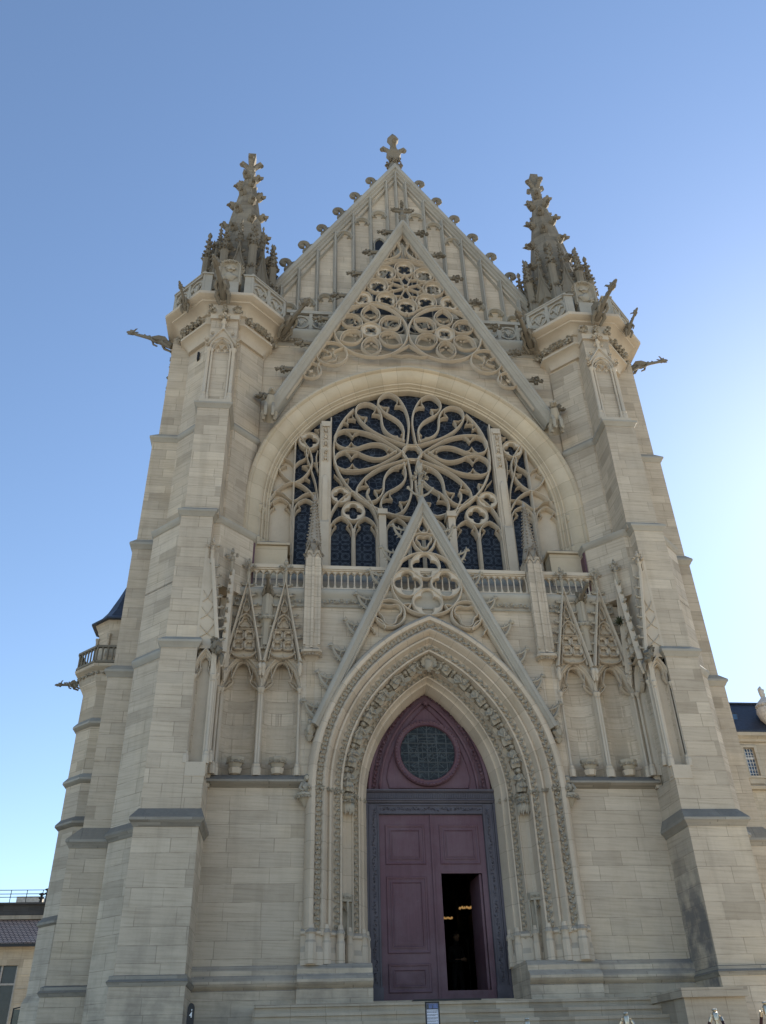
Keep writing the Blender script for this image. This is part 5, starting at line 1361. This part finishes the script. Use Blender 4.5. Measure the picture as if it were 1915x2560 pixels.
# ------------------------------------------------------------------ things about the door
def queue_post(x, y, label, group='rope barrier posts in front of the steps'):
    z = gz(y); t = empty('barrier_post', (x, y, z)); tag(t, label, 'barrier post', group)
    b = MB(); b.lathe(0, 0, [(.16, 0), (.16, .02), (.05, .045), (.028, .06)], 20); obj('base', shift(b, x, y, z), M_chrome, t)
    b = MB(); b.lathe(0, 0, [(.024, .05), (.024, .86)], 14); obj('pole', shift(b, x, y, z), M_chrome, t)
    b = MB(); b.lathe(0, 0, [(.026, .86), (.036, .865), (.036, .95), (.030, .96), (.018, .965), (.034, .985), (.03, 1.0), (.0, 1.004)], 14)
    for s in (-1, 1): b.tube([(s*.03, 0, .925), (s*.062, 0, .93), (s*.062, 0, .90)], .008, 6)
    obj('cap', shift(b, x, y, z), M_chrome, t)
    return (x, y, z)
def shift(b, x, y, z):
    b.v = [(p[0]+x, p[1]+y, p[2]+z) for p in b.v]; return b
M_chrome = plain('brushed_brass_chrome', (.50, .44, .34), .36, 1, .15)
M_rope = plain('dark_red_rope', (.035, .012, .014), .75)
def things():
    xs = [-.345, .30, 1.444, 2.52, 2.65]; ys = [-4.1, -4.5, -5.3, -5.66, -6.8]
    lab = ['leftmost chrome barrier post, only its tip showing beside the info board', 'chrome barrier post just right of the door, second from the left', 'chrome barrier post with two ropes, in front of the steps right of the door', 'chrome barrier post with two ropes before the foot of the right buttress', 'rightmost chrome barrier post, cut by the picture edge']
    P = [queue_post(x, y, l) for x, y, l in zip(xs, ys, lab)]
    P.append(None)
    rl = ['rope between the info board post and the next barrier post', 'rope between the second and third barrier posts', 'rope between the two right-hand roped barrier posts', 'rope running to the rightmost barrier post']
    for i in range(4):
        a, c = P[i], P[i+1]; pts = []
        for k in range(15):
            t = k/14; x = a[0]+.065+(c[0]-a[0]-.13)*t; y = a[1]+(c[1]-a[1])*t
            z = a[2]+(c[2]-a[2])*t+.90-.42*(1-(2*t-1)**2)**.9
            pts.append((x, y, z))
        b = MB(); b.tube(pts, .019, 8); b.m = 1
        for e in (0, 1): 
            q = pts[0:2] if e == 0 else pts[-2:]; d = Vector(q[1])-Vector(q[0]); e_ = Vector(q[0]) if e == 0 else Vector(q[1]); dd = d if e == 0 else -d; b.tube([e_, e_+dd*.38], .023, 8)
        tag(obj('barrier_rope', b, [M_rope, M_chrome]), 'dark '+rl[i], 'rope', 'ropes between the barrier posts')
    # information board
    x, y = -1.10, -5.0; z = gz(y); H = 1.19
    t = empty('info_board', (x, y, z)); tag(t, 'black framed notice board on a stand below the door with a photo and text', 'sign')
    b = MB(); b.box(-.02, .02, 0, .03, 0, H-.40); b.box(-.16, .16, -.12, .16, 0, .02); obj('stand', shift(b, x, y, z), M_dark, t)
    b = MB(); w, h0, h1 = .097, H-.46, H
    for a in ((-w, -w+.017, h0, h1), (w-.017, w, h0, h1), (-w+.017, w-.017, h1-.02, h1), (-w+.017, w-.017, h0, h0+.02)): b.box(a[0], a[1], -.016, .004, a[2], a[3])
    b.box(-w+.005, w-.005, .004, .014, h0+.005, h1-.005)
    obj('frame', shift(b, x, y, z), M_dark, t)
    paper = plain('paper', (.62, .65, .74), .5, 0, .04)
    b = MB(); b.box(-w+.017, w-.017, -.004, .003, h0+.02, h1-.02); Pp = obj('poster', shift(b, x, y, z), paper, t)
    ink = plain('print_ink', (.05, .05, .06), .6)
    b = MB(); b.box(-w+.02, w-.02, -.0052, -.0042, h1-.092, h1-.022); obj('printed_photo', shift(b, x, y, z), plain('printed_sky', (.11, .15, .30), .5, 0, .3, 30), Pp)
    b = MB(); b.box(-w+.021, -w+.05, -.0062, -.0053, h1-.091, h1-.03); b.box(-.0, .012, -.0062, -.0053, h1-.091, h1-.045); b.box(-w+.05, w-.021, -.0062, -.0053, h1-.091, h1-.080); obj('printed_skyline', shift(b, x, y, z), plain('printed_grey', (.07, .075, .08), .5, 0, .4, 60), Pp)
    b = MB(); q = random.Random(4); zz = h1-.106
    for para, hh in ((2, .007), (2, .005), (3, .004), (2, .004), (2, .004), (2, .004), (1, .004)):
        for l in range(para):
            xx = -w+.024; end = w-.026-q.uniform(0, .05)*(l == para-1)
            while xx < end:
                ww = q.uniform(.008, .022); b.box(xx, min(xx+ww, end), -.0053, -.0043, zz-hh, zz); xx += ww+.004
            zz -= hh*2.2
        zz -= .012
    obj('printed_text', shift(b, x, y, z), ink, Pp)
    # black post with a white pictogram
    x, y = -4.28, -5.0; z = gz(y)
    t = empty('marker_post', (x, y, z)); tag(t, 'slim black round topped post with a white pictogram by the left buttress', 'post')
    b = MB(); b.loft([[(-.045, -.025, zz), (.045, -.025, zz), (.045, .025, zz), (-.045, .025, zz)] for zz in (0, 1.16)]); b.lathe(0, 0, [(.05, 0), (.05, .03)], 4, R(45))
    b.slab([(-.045, 1.16)]+[(.045*math.cos(R(180-18*i)), 1.16+.07*math.sin(R(180-18*i))) for i in range(11)], -.025, .025)
    obj('post', shift(b, x, y, z), M_dark, t)
    b = MB(); b.slab([(.012, 1.13), (-.018, 1.085), (.004, 1.085), (.004, 1.065), (.018, 1.065), (.018, 1.13)], -.028, -.0255); b.lump((.012, -.027, 1.15), (.009, .002, .009), 1, 0)
    obj('pictogram', shift(b, x, y, z), plain('white_paint', (.7, .7, .7), .5), t)
    # door mat whose edge shows
    b = MB(); b.box(-.80, .40, -.93, -.1, 2.739, 2.768); tag(obj('door_mat', b, M_dark), 'thin black door mat lying on the stone landing at the threshold', 'mat')
    # weed in the wall on the right
    b = MB(); q = random.Random(2)
    for i in range(60):
        d = Vector((q.uniform(-1, .4), q.uniform(-1, .2), q.uniform(-.7, 1))).normalized(); b.leaf(Vector((4.62, -.30, 10.55))+d*.03, d, (0, 0, 1), q.uniform(.10, .22), .012, i)
    tag(obj('weed', b, plain('weed_green', (.05, .06, .03), .7)), 'small dark weed growing from the wall joint beside the right gablets', 'plant')
    # glass board and frame at the lower left
    x, y = -10.4, 10.0; t = empty('glass_panel', (x, y, 1.35)); tag(t, 'dark framed glass panel standing at the far left behind the chapel', 'panel')
    b = MB(); b.box(-.16, -.13, 0, .03, 0, 2.15); b.box(.11, .14, 0, .03, 0, 2.2); b.loft([[(-.16, 0, 2.12), (.14, 0, 2.18), (.14, .03, 2.18), (-.16, .03, 2.12)], [(-.16, 0, 2.15), (.14, 0, 2.21), (.14, .03, 2.21), (-.16, .03, 2.15)]]); obj('frame', shift(b, x, y, 1.35), M_dark, t)
    b = MB(); b.box(-.13, .11, .01, .02, .4, 2.12); obj('pane', shift(b, x, y, 1.35), plain('green_glass', (.05, .06, .055), .15), t)
    # inside: lamps, torch lamp, visitor
    warm = plain('lamp_glow', (1, .6, .22), .5, emit=.14)
    for i, (p, L) in enumerate((((3.09, 14, 6.48), 'warm uplight glowing on the nave wall, nearer the open wicket top'), ((3.44, 20, 7.02), 'warm uplight glowing on the nave wall, deeper inside at the left'))):
        t = empty('wall_lamp', p); tag(t, L, 'wall lamp', 'lamps inside the nave')
        b = MB(); b.lathe(p[0], p[1], [(.05, p[2]-.25), (.16, p[2]-.05), (.2, p[2]), (.17, p[2]+.01)], 10); obj('bowl', b, M_dark, t)
        b = MB(); 
        for k in range(6): b.lump((p[0]-.2+.08*k, p[1]-.1, p[2]+.04+.03*(k % 2)), .05, k, .4)
        obj('glow', b, warm, t)
    t = empty('floor_lamp', (1.75, 7, 2.95)); tag(t, 'dark funnel topped floor lamp standing inside the open wicket', 'floor lamp')
    b = MB(); b.lathe(1.75, 7, [(.15, 2.95), (.15, 2.98), (.02, 3.0), (.02, 4.45)], 10); obj('stem', b, M_dark, t)
    b = MB(); b.lathe(1.75, 7, [(.02, 4.4), (.05, 4.55), (.15, 4.75), (.13, 4.75)], 12); obj('shade', b, M_dark, t)
    person()
def person():
    t = empty('person', (1.25, 6.0, 2.95)); tag(t, 'visitor in dark clothes with pale forearm standing in the dark doorway', 'person')
    J = [(0, 0, .93, .13), (0, 0, 1.12, .125), (0, .01, 1.33, .15), (0, .01, 1.47, .07), (0, -.01, 1.55, .06), (0, -.02, 1.66, .095), (0, -.02, 1.74, .075),
         (-.19, .01, 1.41, .062), (-.24, .02, 1.13, .046), (-.12, -.20, 1.08, .036), (-.03, -.27, 1.12, .035),
         (.19, .01, 1.41, .062), (.25, .02, 1.13, .046), (.14, -.2, 1.06, .036), (.04, -.27, 1.11, .035),
         (-.10, 0, .86, .098), (-.11, -.01, .48, .066), (-.12, .02, .08, .042), (-.12, -.13, .03, .035),
         (.10, 0, .86, .098), (.12, -.02, .48, .066), (.13, .03, .08, .042), (.14, -.12, .03, .035)]
    E = [(0, 1), (1, 2), (2, 3), (3, 4), (4, 5), (5, 6), (2, 7), (7, 8), (8, 9), (9, 10), (2, 11), (11, 12), (12, 13), (13, 14), (0, 15), (15, 16), (16, 17), (17, 18), (0, 19), (19, 20), (20, 21), (21, 22)]
    def skinned(name, J, E, root, mat, sub=1):
        me = bpy.data.meshes.new(name); me.from_pydata([(j[0], j[1], j[2]) for j in J], E, [])
        o = bpy.data.objects.new(name, me); COL.objects.link(o)
        m = o.modifiers.new('skin', 'SKIN'); 
        for i, j in enumerate(J): me.skin_vertices[0].data[i].radius = (j[3], j[3]*.85)
        me.skin_vertices[0].data[root].use_root = True
        sm = o.modifiers.new('sub', 'SUBSURF'); sm.levels = sub; sm.render_levels = sub
        dg = bpy.context.evaluated_depsgraph_get(); m2 = bpy.data.meshes.new_from_object(o.evaluated_get(dg)); m2.name = name
        bpy.data.objects.remove(o); m2.materials.clear(); m2.materials.append(mat)
        m2.polygons.foreach_set('use_smooth', [True]*len(m2.polygons)); return m2
    W = (1.25, 6.0, 2.95); rot = Matrix.Rotation(R(25), 3, 'Z')
    body = link(bpy.data.objects.new('body', skinned('body', J, E, 0, plain('dark_clothes', (.02, .02, .025), .85), 2)), t, loc=W, rot=rot)
    skin = plain('skin', (.45, .29, .21), .6)
    for s, a, b_ in ((-1, J[8], J[10]), (1, J[12], J[14])):
        q = lambda u, d=0: (a[0]+(b_[0]-a[0])*u, a[1]+(b_[1]-a[1])*u, a[2]+(b_[2]-a[2])*u, d)
        h = Vector(b_[:3]); HJ = [q(.45, .043), q(.75, .038), q(1.02, .033), (h.x-s*.03, h.y-.06, h.z, .03)]
        HE = [(0, 1), (1, 2), (2, 3)]
        for k in range(4):
            n0 = len(HJ); o = (k-1.5)*.021; Lf = (.03, .036, .034, .027)[k]
            HJ += [(h.x-s*.04, h.y-.09-Lf*.4, h.z+o, .0088), (h.x-s*.055, h.y-.10-Lf, h.z+o, .008), (h.x-s*.035, h.y-.11-Lf*1.3, h.z+o, .0075)]
            HE += [(3, n0), (n0, n0+1), (n0+1, n0+2)]
        n0 = len(HJ); HJ += [(h.x-s*.02, h.y-.05, h.z+.045, .010), (h.x-s*.03, h.y-.09, h.z+.06, .009)]; HE += [(2, n0), (n0, n0+1)]
        link(bpy.data.objects.new('forearm', skinned('forearm', HJ, HE, 0, skin, 1)), body, loc=W, rot=rot)
    b = MB(); b.lump((0, -.035, 1.665), (.078, .095, .115), 2, .05, 2); b.tube([(0, -.12, 1.69), (0, -.15, 1.655), (0, -.125, 1.64)], [.014, .02, .012], 6)
    for s in (-1, 1): b.lump((s*.08, -.02, 1.66), (.012, .025, .035), 1, .1); b.lump((s*.03, -.118, 1.69), (.014, .012, .009), 1, .05)
    b.tube([(-.03, -.122, 1.612), (0, -.13, 1.61), (.03, -.122, 1.612)], .008, 5)
    link(bpy.data.objects.new('head', mesh('head', b, skin)), body, loc=W, rot=rot)
    b = MB(); b.lump((0, -.005, 1.71), (.09, .105, .095), 5, .12, 2)
    link(bpy.data.objects.new('hair', mesh('hair', b, plain('dark_hair', (.015, .012, .01), .6))), body, loc=W, rot=rot)
things()

# ------------------------------------------------------------------ buildings left and right
def tile_roof():
    k = NT('clay_tiles'); g = k.n('NewGeometry').outputs['Position']; sp = k.n('SeparateXYZ'); k.l(g, sp.inputs[0])
    br = k.n('TexBrick'); k.l(k.comb(sp.outputs[0], k.math('MULTIPLY', sp.outputs[2], 1.4), 0.0), br.inputs['Vector']); br.inputs['Scale'].default_value = 1
    br.inputs['Brick Width'].default_value = .26; br.inputs['Row Height'].default_value = .17; br.inputs['Mortar Size'].default_value = .028
    br.inputs['Color1'].default_value = (.52, .36, .28, 1); br.inputs['Color2'].default_value = (.50, .35, .28, 1); br.inputs['Mortar'].default_value = (.04, .025, .02, 1)
    c = k.mix(k.maprange(k.noise(g, 1.5), .4, .7, 0, .5), br.outputs['Color'], (.36, .28, .23))
    k.l(c, k.b.inputs['Base Color']); k.b.inputs['Roughness'].default_value = .9
    b_ = k.n('Bump'); b_.inputs['Strength'].default_value = .8; b_.inputs['Distance'].default_value = .03; b_.invert = True
    k.l(br.outputs['Fac'], b_.inputs['Height']); k.l(b_.outputs[0], k.b.inputs['Normal']); return k.m
def annex():
    Y = 40.0; sc = (Y+18)/(14+18); Zc = lambda z, d=0: 1.6+(z-1.6)*(Y+d+18)/32; Xc = lambda x: -3.05+(x+3.05)*sc
    t = empty('annex_building', (Xc(-14), Y, 1.35)); tag(t, 'low stone building with red tiled roof strip and railed flat top at far left', 'building')
    m = stone('annex_stone', (.46, .40, .31), row=.42, grime=.6)
    x0, x1 = -60, Xc(-11.3); zr0, zr1 = Zc(5.61), Zc(6.36, 3)
    b = MB(); wl, wr, wb, wt = Xc(-12.75), Xc(-11.72), Zc(3.3), Zc(4.98)
    b.box(x0, wl, Y, Y+.6, 1, Zc(5.55)); b.box(wr, x1, Y, Y+.6, 1, Zc(5.55)); b.box(wl, wr, Y, Y+.6, 1, wb); b.box(wl, wr, Y, Y+.6, wt, Zc(5.55)); b.box(x0, x1+3, Y+.6, Y+12, 1, Zc(5.5))
    b.box(x0, x1+.3, Y-.15, Y+.1, Zc(5.45), Zc(5.58)); b.box(x0, x1+3, Y+3.0, Y+12, 1, Zc(6.5, 3))
    b.box(x0, x1+3, Y+2.6, Y+12, Zc(6.34, 2.6), Zc(6.46, 2.6))
    for zz in (3.9, 4.3, 4.7): b.box(wr+.1, x1-.05, Y-.03, Y+.02, Zc(zz), Zc(zz)+.02)
    W_ = obj('wall', b, m, t)
    b = MB()
    b.box(wl, wr, Y+.25, Y+.3, wb, wt); w = obj('window', b, plain('window_glass', (.02, .025, .03), .2), t)
    b = MB()
    for x in (wl+.03, (wl+wr)/2, wr-.06): b.box(x-.05, x+.05, Y+.17, Y+.25, wb, wt)
    b.box(wl, wr, Y+.16, Y+.25, Zc(4.42), Zc(4.42)+.1); obj('frame', b, plain('grey_frame', (.35, .33, .30), .6), w)
    b = MB(); b.loft([[(x, Y-.5, zr0), (x, Y+3.0, zr1), (x, Y+3.0, zr1-.25), (x, Y-.5, zr0-.18)] for x in (x0, x1+.4)]); obj('roof', b, tile_roof(), t)
    b = MB(); b.box(x0, x1+.4, Y-.62, Y-.48, zr0-.22, zr0-.06); obj('gutter', b, M_dark, t)
    b = MB(); b.box(x0, x1+3.2, Y+2.7, Y+3.6, Zc(6.47, 2.7), Zc(6.84, 2.7)); b.box(x0, x1+3.2, Y+2.5, Y+3.7, Zc(6.80, 2.5), Zc(6.86, 2.5)); obj('parapet', b, stone('sooty_parapet', (.09, .088, .085), row=.5, lichen=.3), t)
    b = MB()
    for i in range(40): b.tube([(x1+2-i*1.0, Y+3.4, Zc(6.8, 3.4)), (x1+2-i*1.0, Y+3.4, Zc(7.25, 3.4))], .025, 6)
    for z in (7.02, 7.12, 7.24): b.tube([(x1+3, Y+3.4, Zc(z, 3.4)), (x0, Y+3.4, Zc(z, 3.4))], .022, 6)
    obj('railing', b, M_dark, t)
    b = MB(); b.box(Xc(-12.3), Xc(-11.7), Y+7, Y+9, Zc(6.5, 7), Zc(6.98, 7)); b.box(Xc(-13.3), Xc(-12.45), Y+7, Y+9, Zc(6.5, 7), Zc(7.04, 7)); obj('rooftop_box', b, plain('pale_render', (.55, .5, .42), .8), t)
    for x, h in ((-11.97, 7.2), (-11.78, 7.34)):
        b = MB(); cx = Xc(x)-.25; cz = Zc(h, 5)-.25; b.lathe(cx, Y+5, [(.10, Zc(6.5)), (.10, cz-.25), (.18, cz-.2), (.18, cz-.14), (.08, cz-.1), (.1, cz), (.2, cz+.04), (.2, cz+.1), (.02, cz+.16)], 8); obj('roof_vent', b, M_dark, t)
annex()
def pavilion():
    Y = 24.0; t = empty('pavilion', (26, Y, 1.35)); tag(t, 'classical stone wing with steep blue slate roof and stone urn at far right', 'building')
    m = stone('pavilion_stone', (.53, .46, .35), row=.36, grime=.2, tone=.1)
    x0, x1 = 19.0, 40
    b = MB(); wx = []
    wins = [(20.45+3.1*i, 21.05+3.1*i) for i in range(6)]
    zb, zt = 14.2, 15.7
    xx = x0
    for a, c in wins: b.box(xx, a, Y, Y+.5, 13.0, 16.2); b.box(a, c, Y, Y+.5, 13.0, zb); b.box(a, c, Y, Y+.5, zt, 16.2); xx = c
    b.box(xx, x1, Y, Y+.5, 13.0, 16.2); b.box(x0, x1, Y, Y+10, 1, 13.0); b.box(x0, x1, Y+.5, Y+10, 13, 16.2)
    b.loft([[(x, y, z) for y, z in ((Y, 15.95), (Y-.12, 16.0), (Y-.15, 16.12), (Y-.35, 16.25), (Y-.38, 16.42), (Y+.2, 16.45), (Y+.2, 15.95))] for x in (x0, x1)])
    b.loft([[(x, y, z) for y, z in ((Y, 13.45), (Y-.18, 13.5), (Y-.22, 13.66), (Y-.05, 13.75), (Y+.1, 13.75), (Y+.1, 13.45))] for x in (x0, x1)])
    for a, c in wins:
        b.sweep([(a, zb), (a, zt), (c, zt), (c, zb)], [(.0, Y+.02), (.0, Y-.05), (.12, Y-.05), (.16, Y-.02), (.16, Y+.02)]); b.box(a-.2, c+.2, Y-.1, Y+.02, zb-.12, zb-.0)
        b.box(a-.1, c+.1, Y-.06, Y+.05, 13.8, zb-.12)
    obj('wall', b, m, t)
    wg = plain('blue_window_glass', (.05, .10, .18), .1); wf = plain('white_window_frame', (.62, .6, .55), .6)
    for a, c in wins[:2]:
        b = MB(); b.box(a, c, Y+.2, Y+.24, zb, zt); w = obj('window', b, wg, t)
        b = MB(); 
        for i in range(5): x = a+(c-a)*i/4; b.box(x-.018, x+.018, Y+.15, Y+.2, zb, zt)
        for i in range(9): z = zb+(zt-zb)*i/8; b.box(a, c, Y+.16, Y+.2, z-.016, z+.016)
        b.box(a, c, Y+.13, Y+.2, zb+.93, zb+1.03); obj('frame', b, wf, w)
    b = MB(); b.loft([[(x, Y-.3, 16.46), (x, Y+1.15, 18.55), (x, Y+9.5, 18.6), (x, Y+10, 16.46)] for x in (x0, x1)]); r = obj('roof', b, M_slate, t, smooth=0)
    b = MB(); b.box(x0, x1, Y+1.05, Y+1.3, 18.52, 18.62); b.box(x0, x1, Y-.34, Y-.2, 16.42, 16.56); obj('ridge_trim', b, M_slate, r)
    b = MB(); b.box(20.4, 20.86, Y+.35, Y+1.0, 17.0, 17.75); d = obj('dormer', b, M_slate, r)
    b = MB(); b.box(20.46, 20.80, Y+.33, Y+.36, 17.08, 17.66); w = obj('window', b, wg, d) if False else obj('dormer_pane', b, wg, d)
    b = MB()
    for z, o in ((18.2, 0), (18.85, .06), (19.1, .12), (19.24, .05)): b.box(19.6-o, 20.98+o, Y+2.4-o, Y+3.4+o, z, z+.45 if z < 18.5 else z+.13)
    b.box(19.6, 20.98, Y+2.4, Y+3.4, 18.0, 19.2); obj('chimney', b, m, t)
    b = MB(); b.tube([(20.98, Y+2.2, 18.4), (20.75, Y+2.2, 20.6)], .02, 5); obj('antenna', b, M_dark, t)
    b = MB(); ux, uy = 22.35, Y-.1
    b.lathe(ux, uy, [(.38, 16.45), (.38, 16.62), (.2, 16.68), (.14, 16.85), (.22, 16.95), (.45, 17.25), (.56, 17.6), (.55, 17.8), (.42, 17.9), (.55, 17.98), (.50, 18.05), (.34, 18.25), (.16, 18.42), (.12, 18.5)], 18)
    for i in range(14): a = R(360/14*i); b.lump((ux+.46*math.cos(a), uy+.46*math.sin(a), 17.98), (.09, .09, .14), i, .2)
    b.tube([(ux, uy, 18.4), (ux-.03, uy, 18.7), (ux-.08, uy, 18.95), (ux-.02, uy, 19.1)], [.12, .15, .12, .03], 8)
    for i in range(6): b.lump((ux-.03+.08*math.sin(i*2), uy-.06, 18.5+.08*i), (.08, .08, .1), i, .4)
    obj('urn', b, plain('pale_urn_stone', (.56, .52, .45), .85, var=.2, scale=8), t)
pavilion()
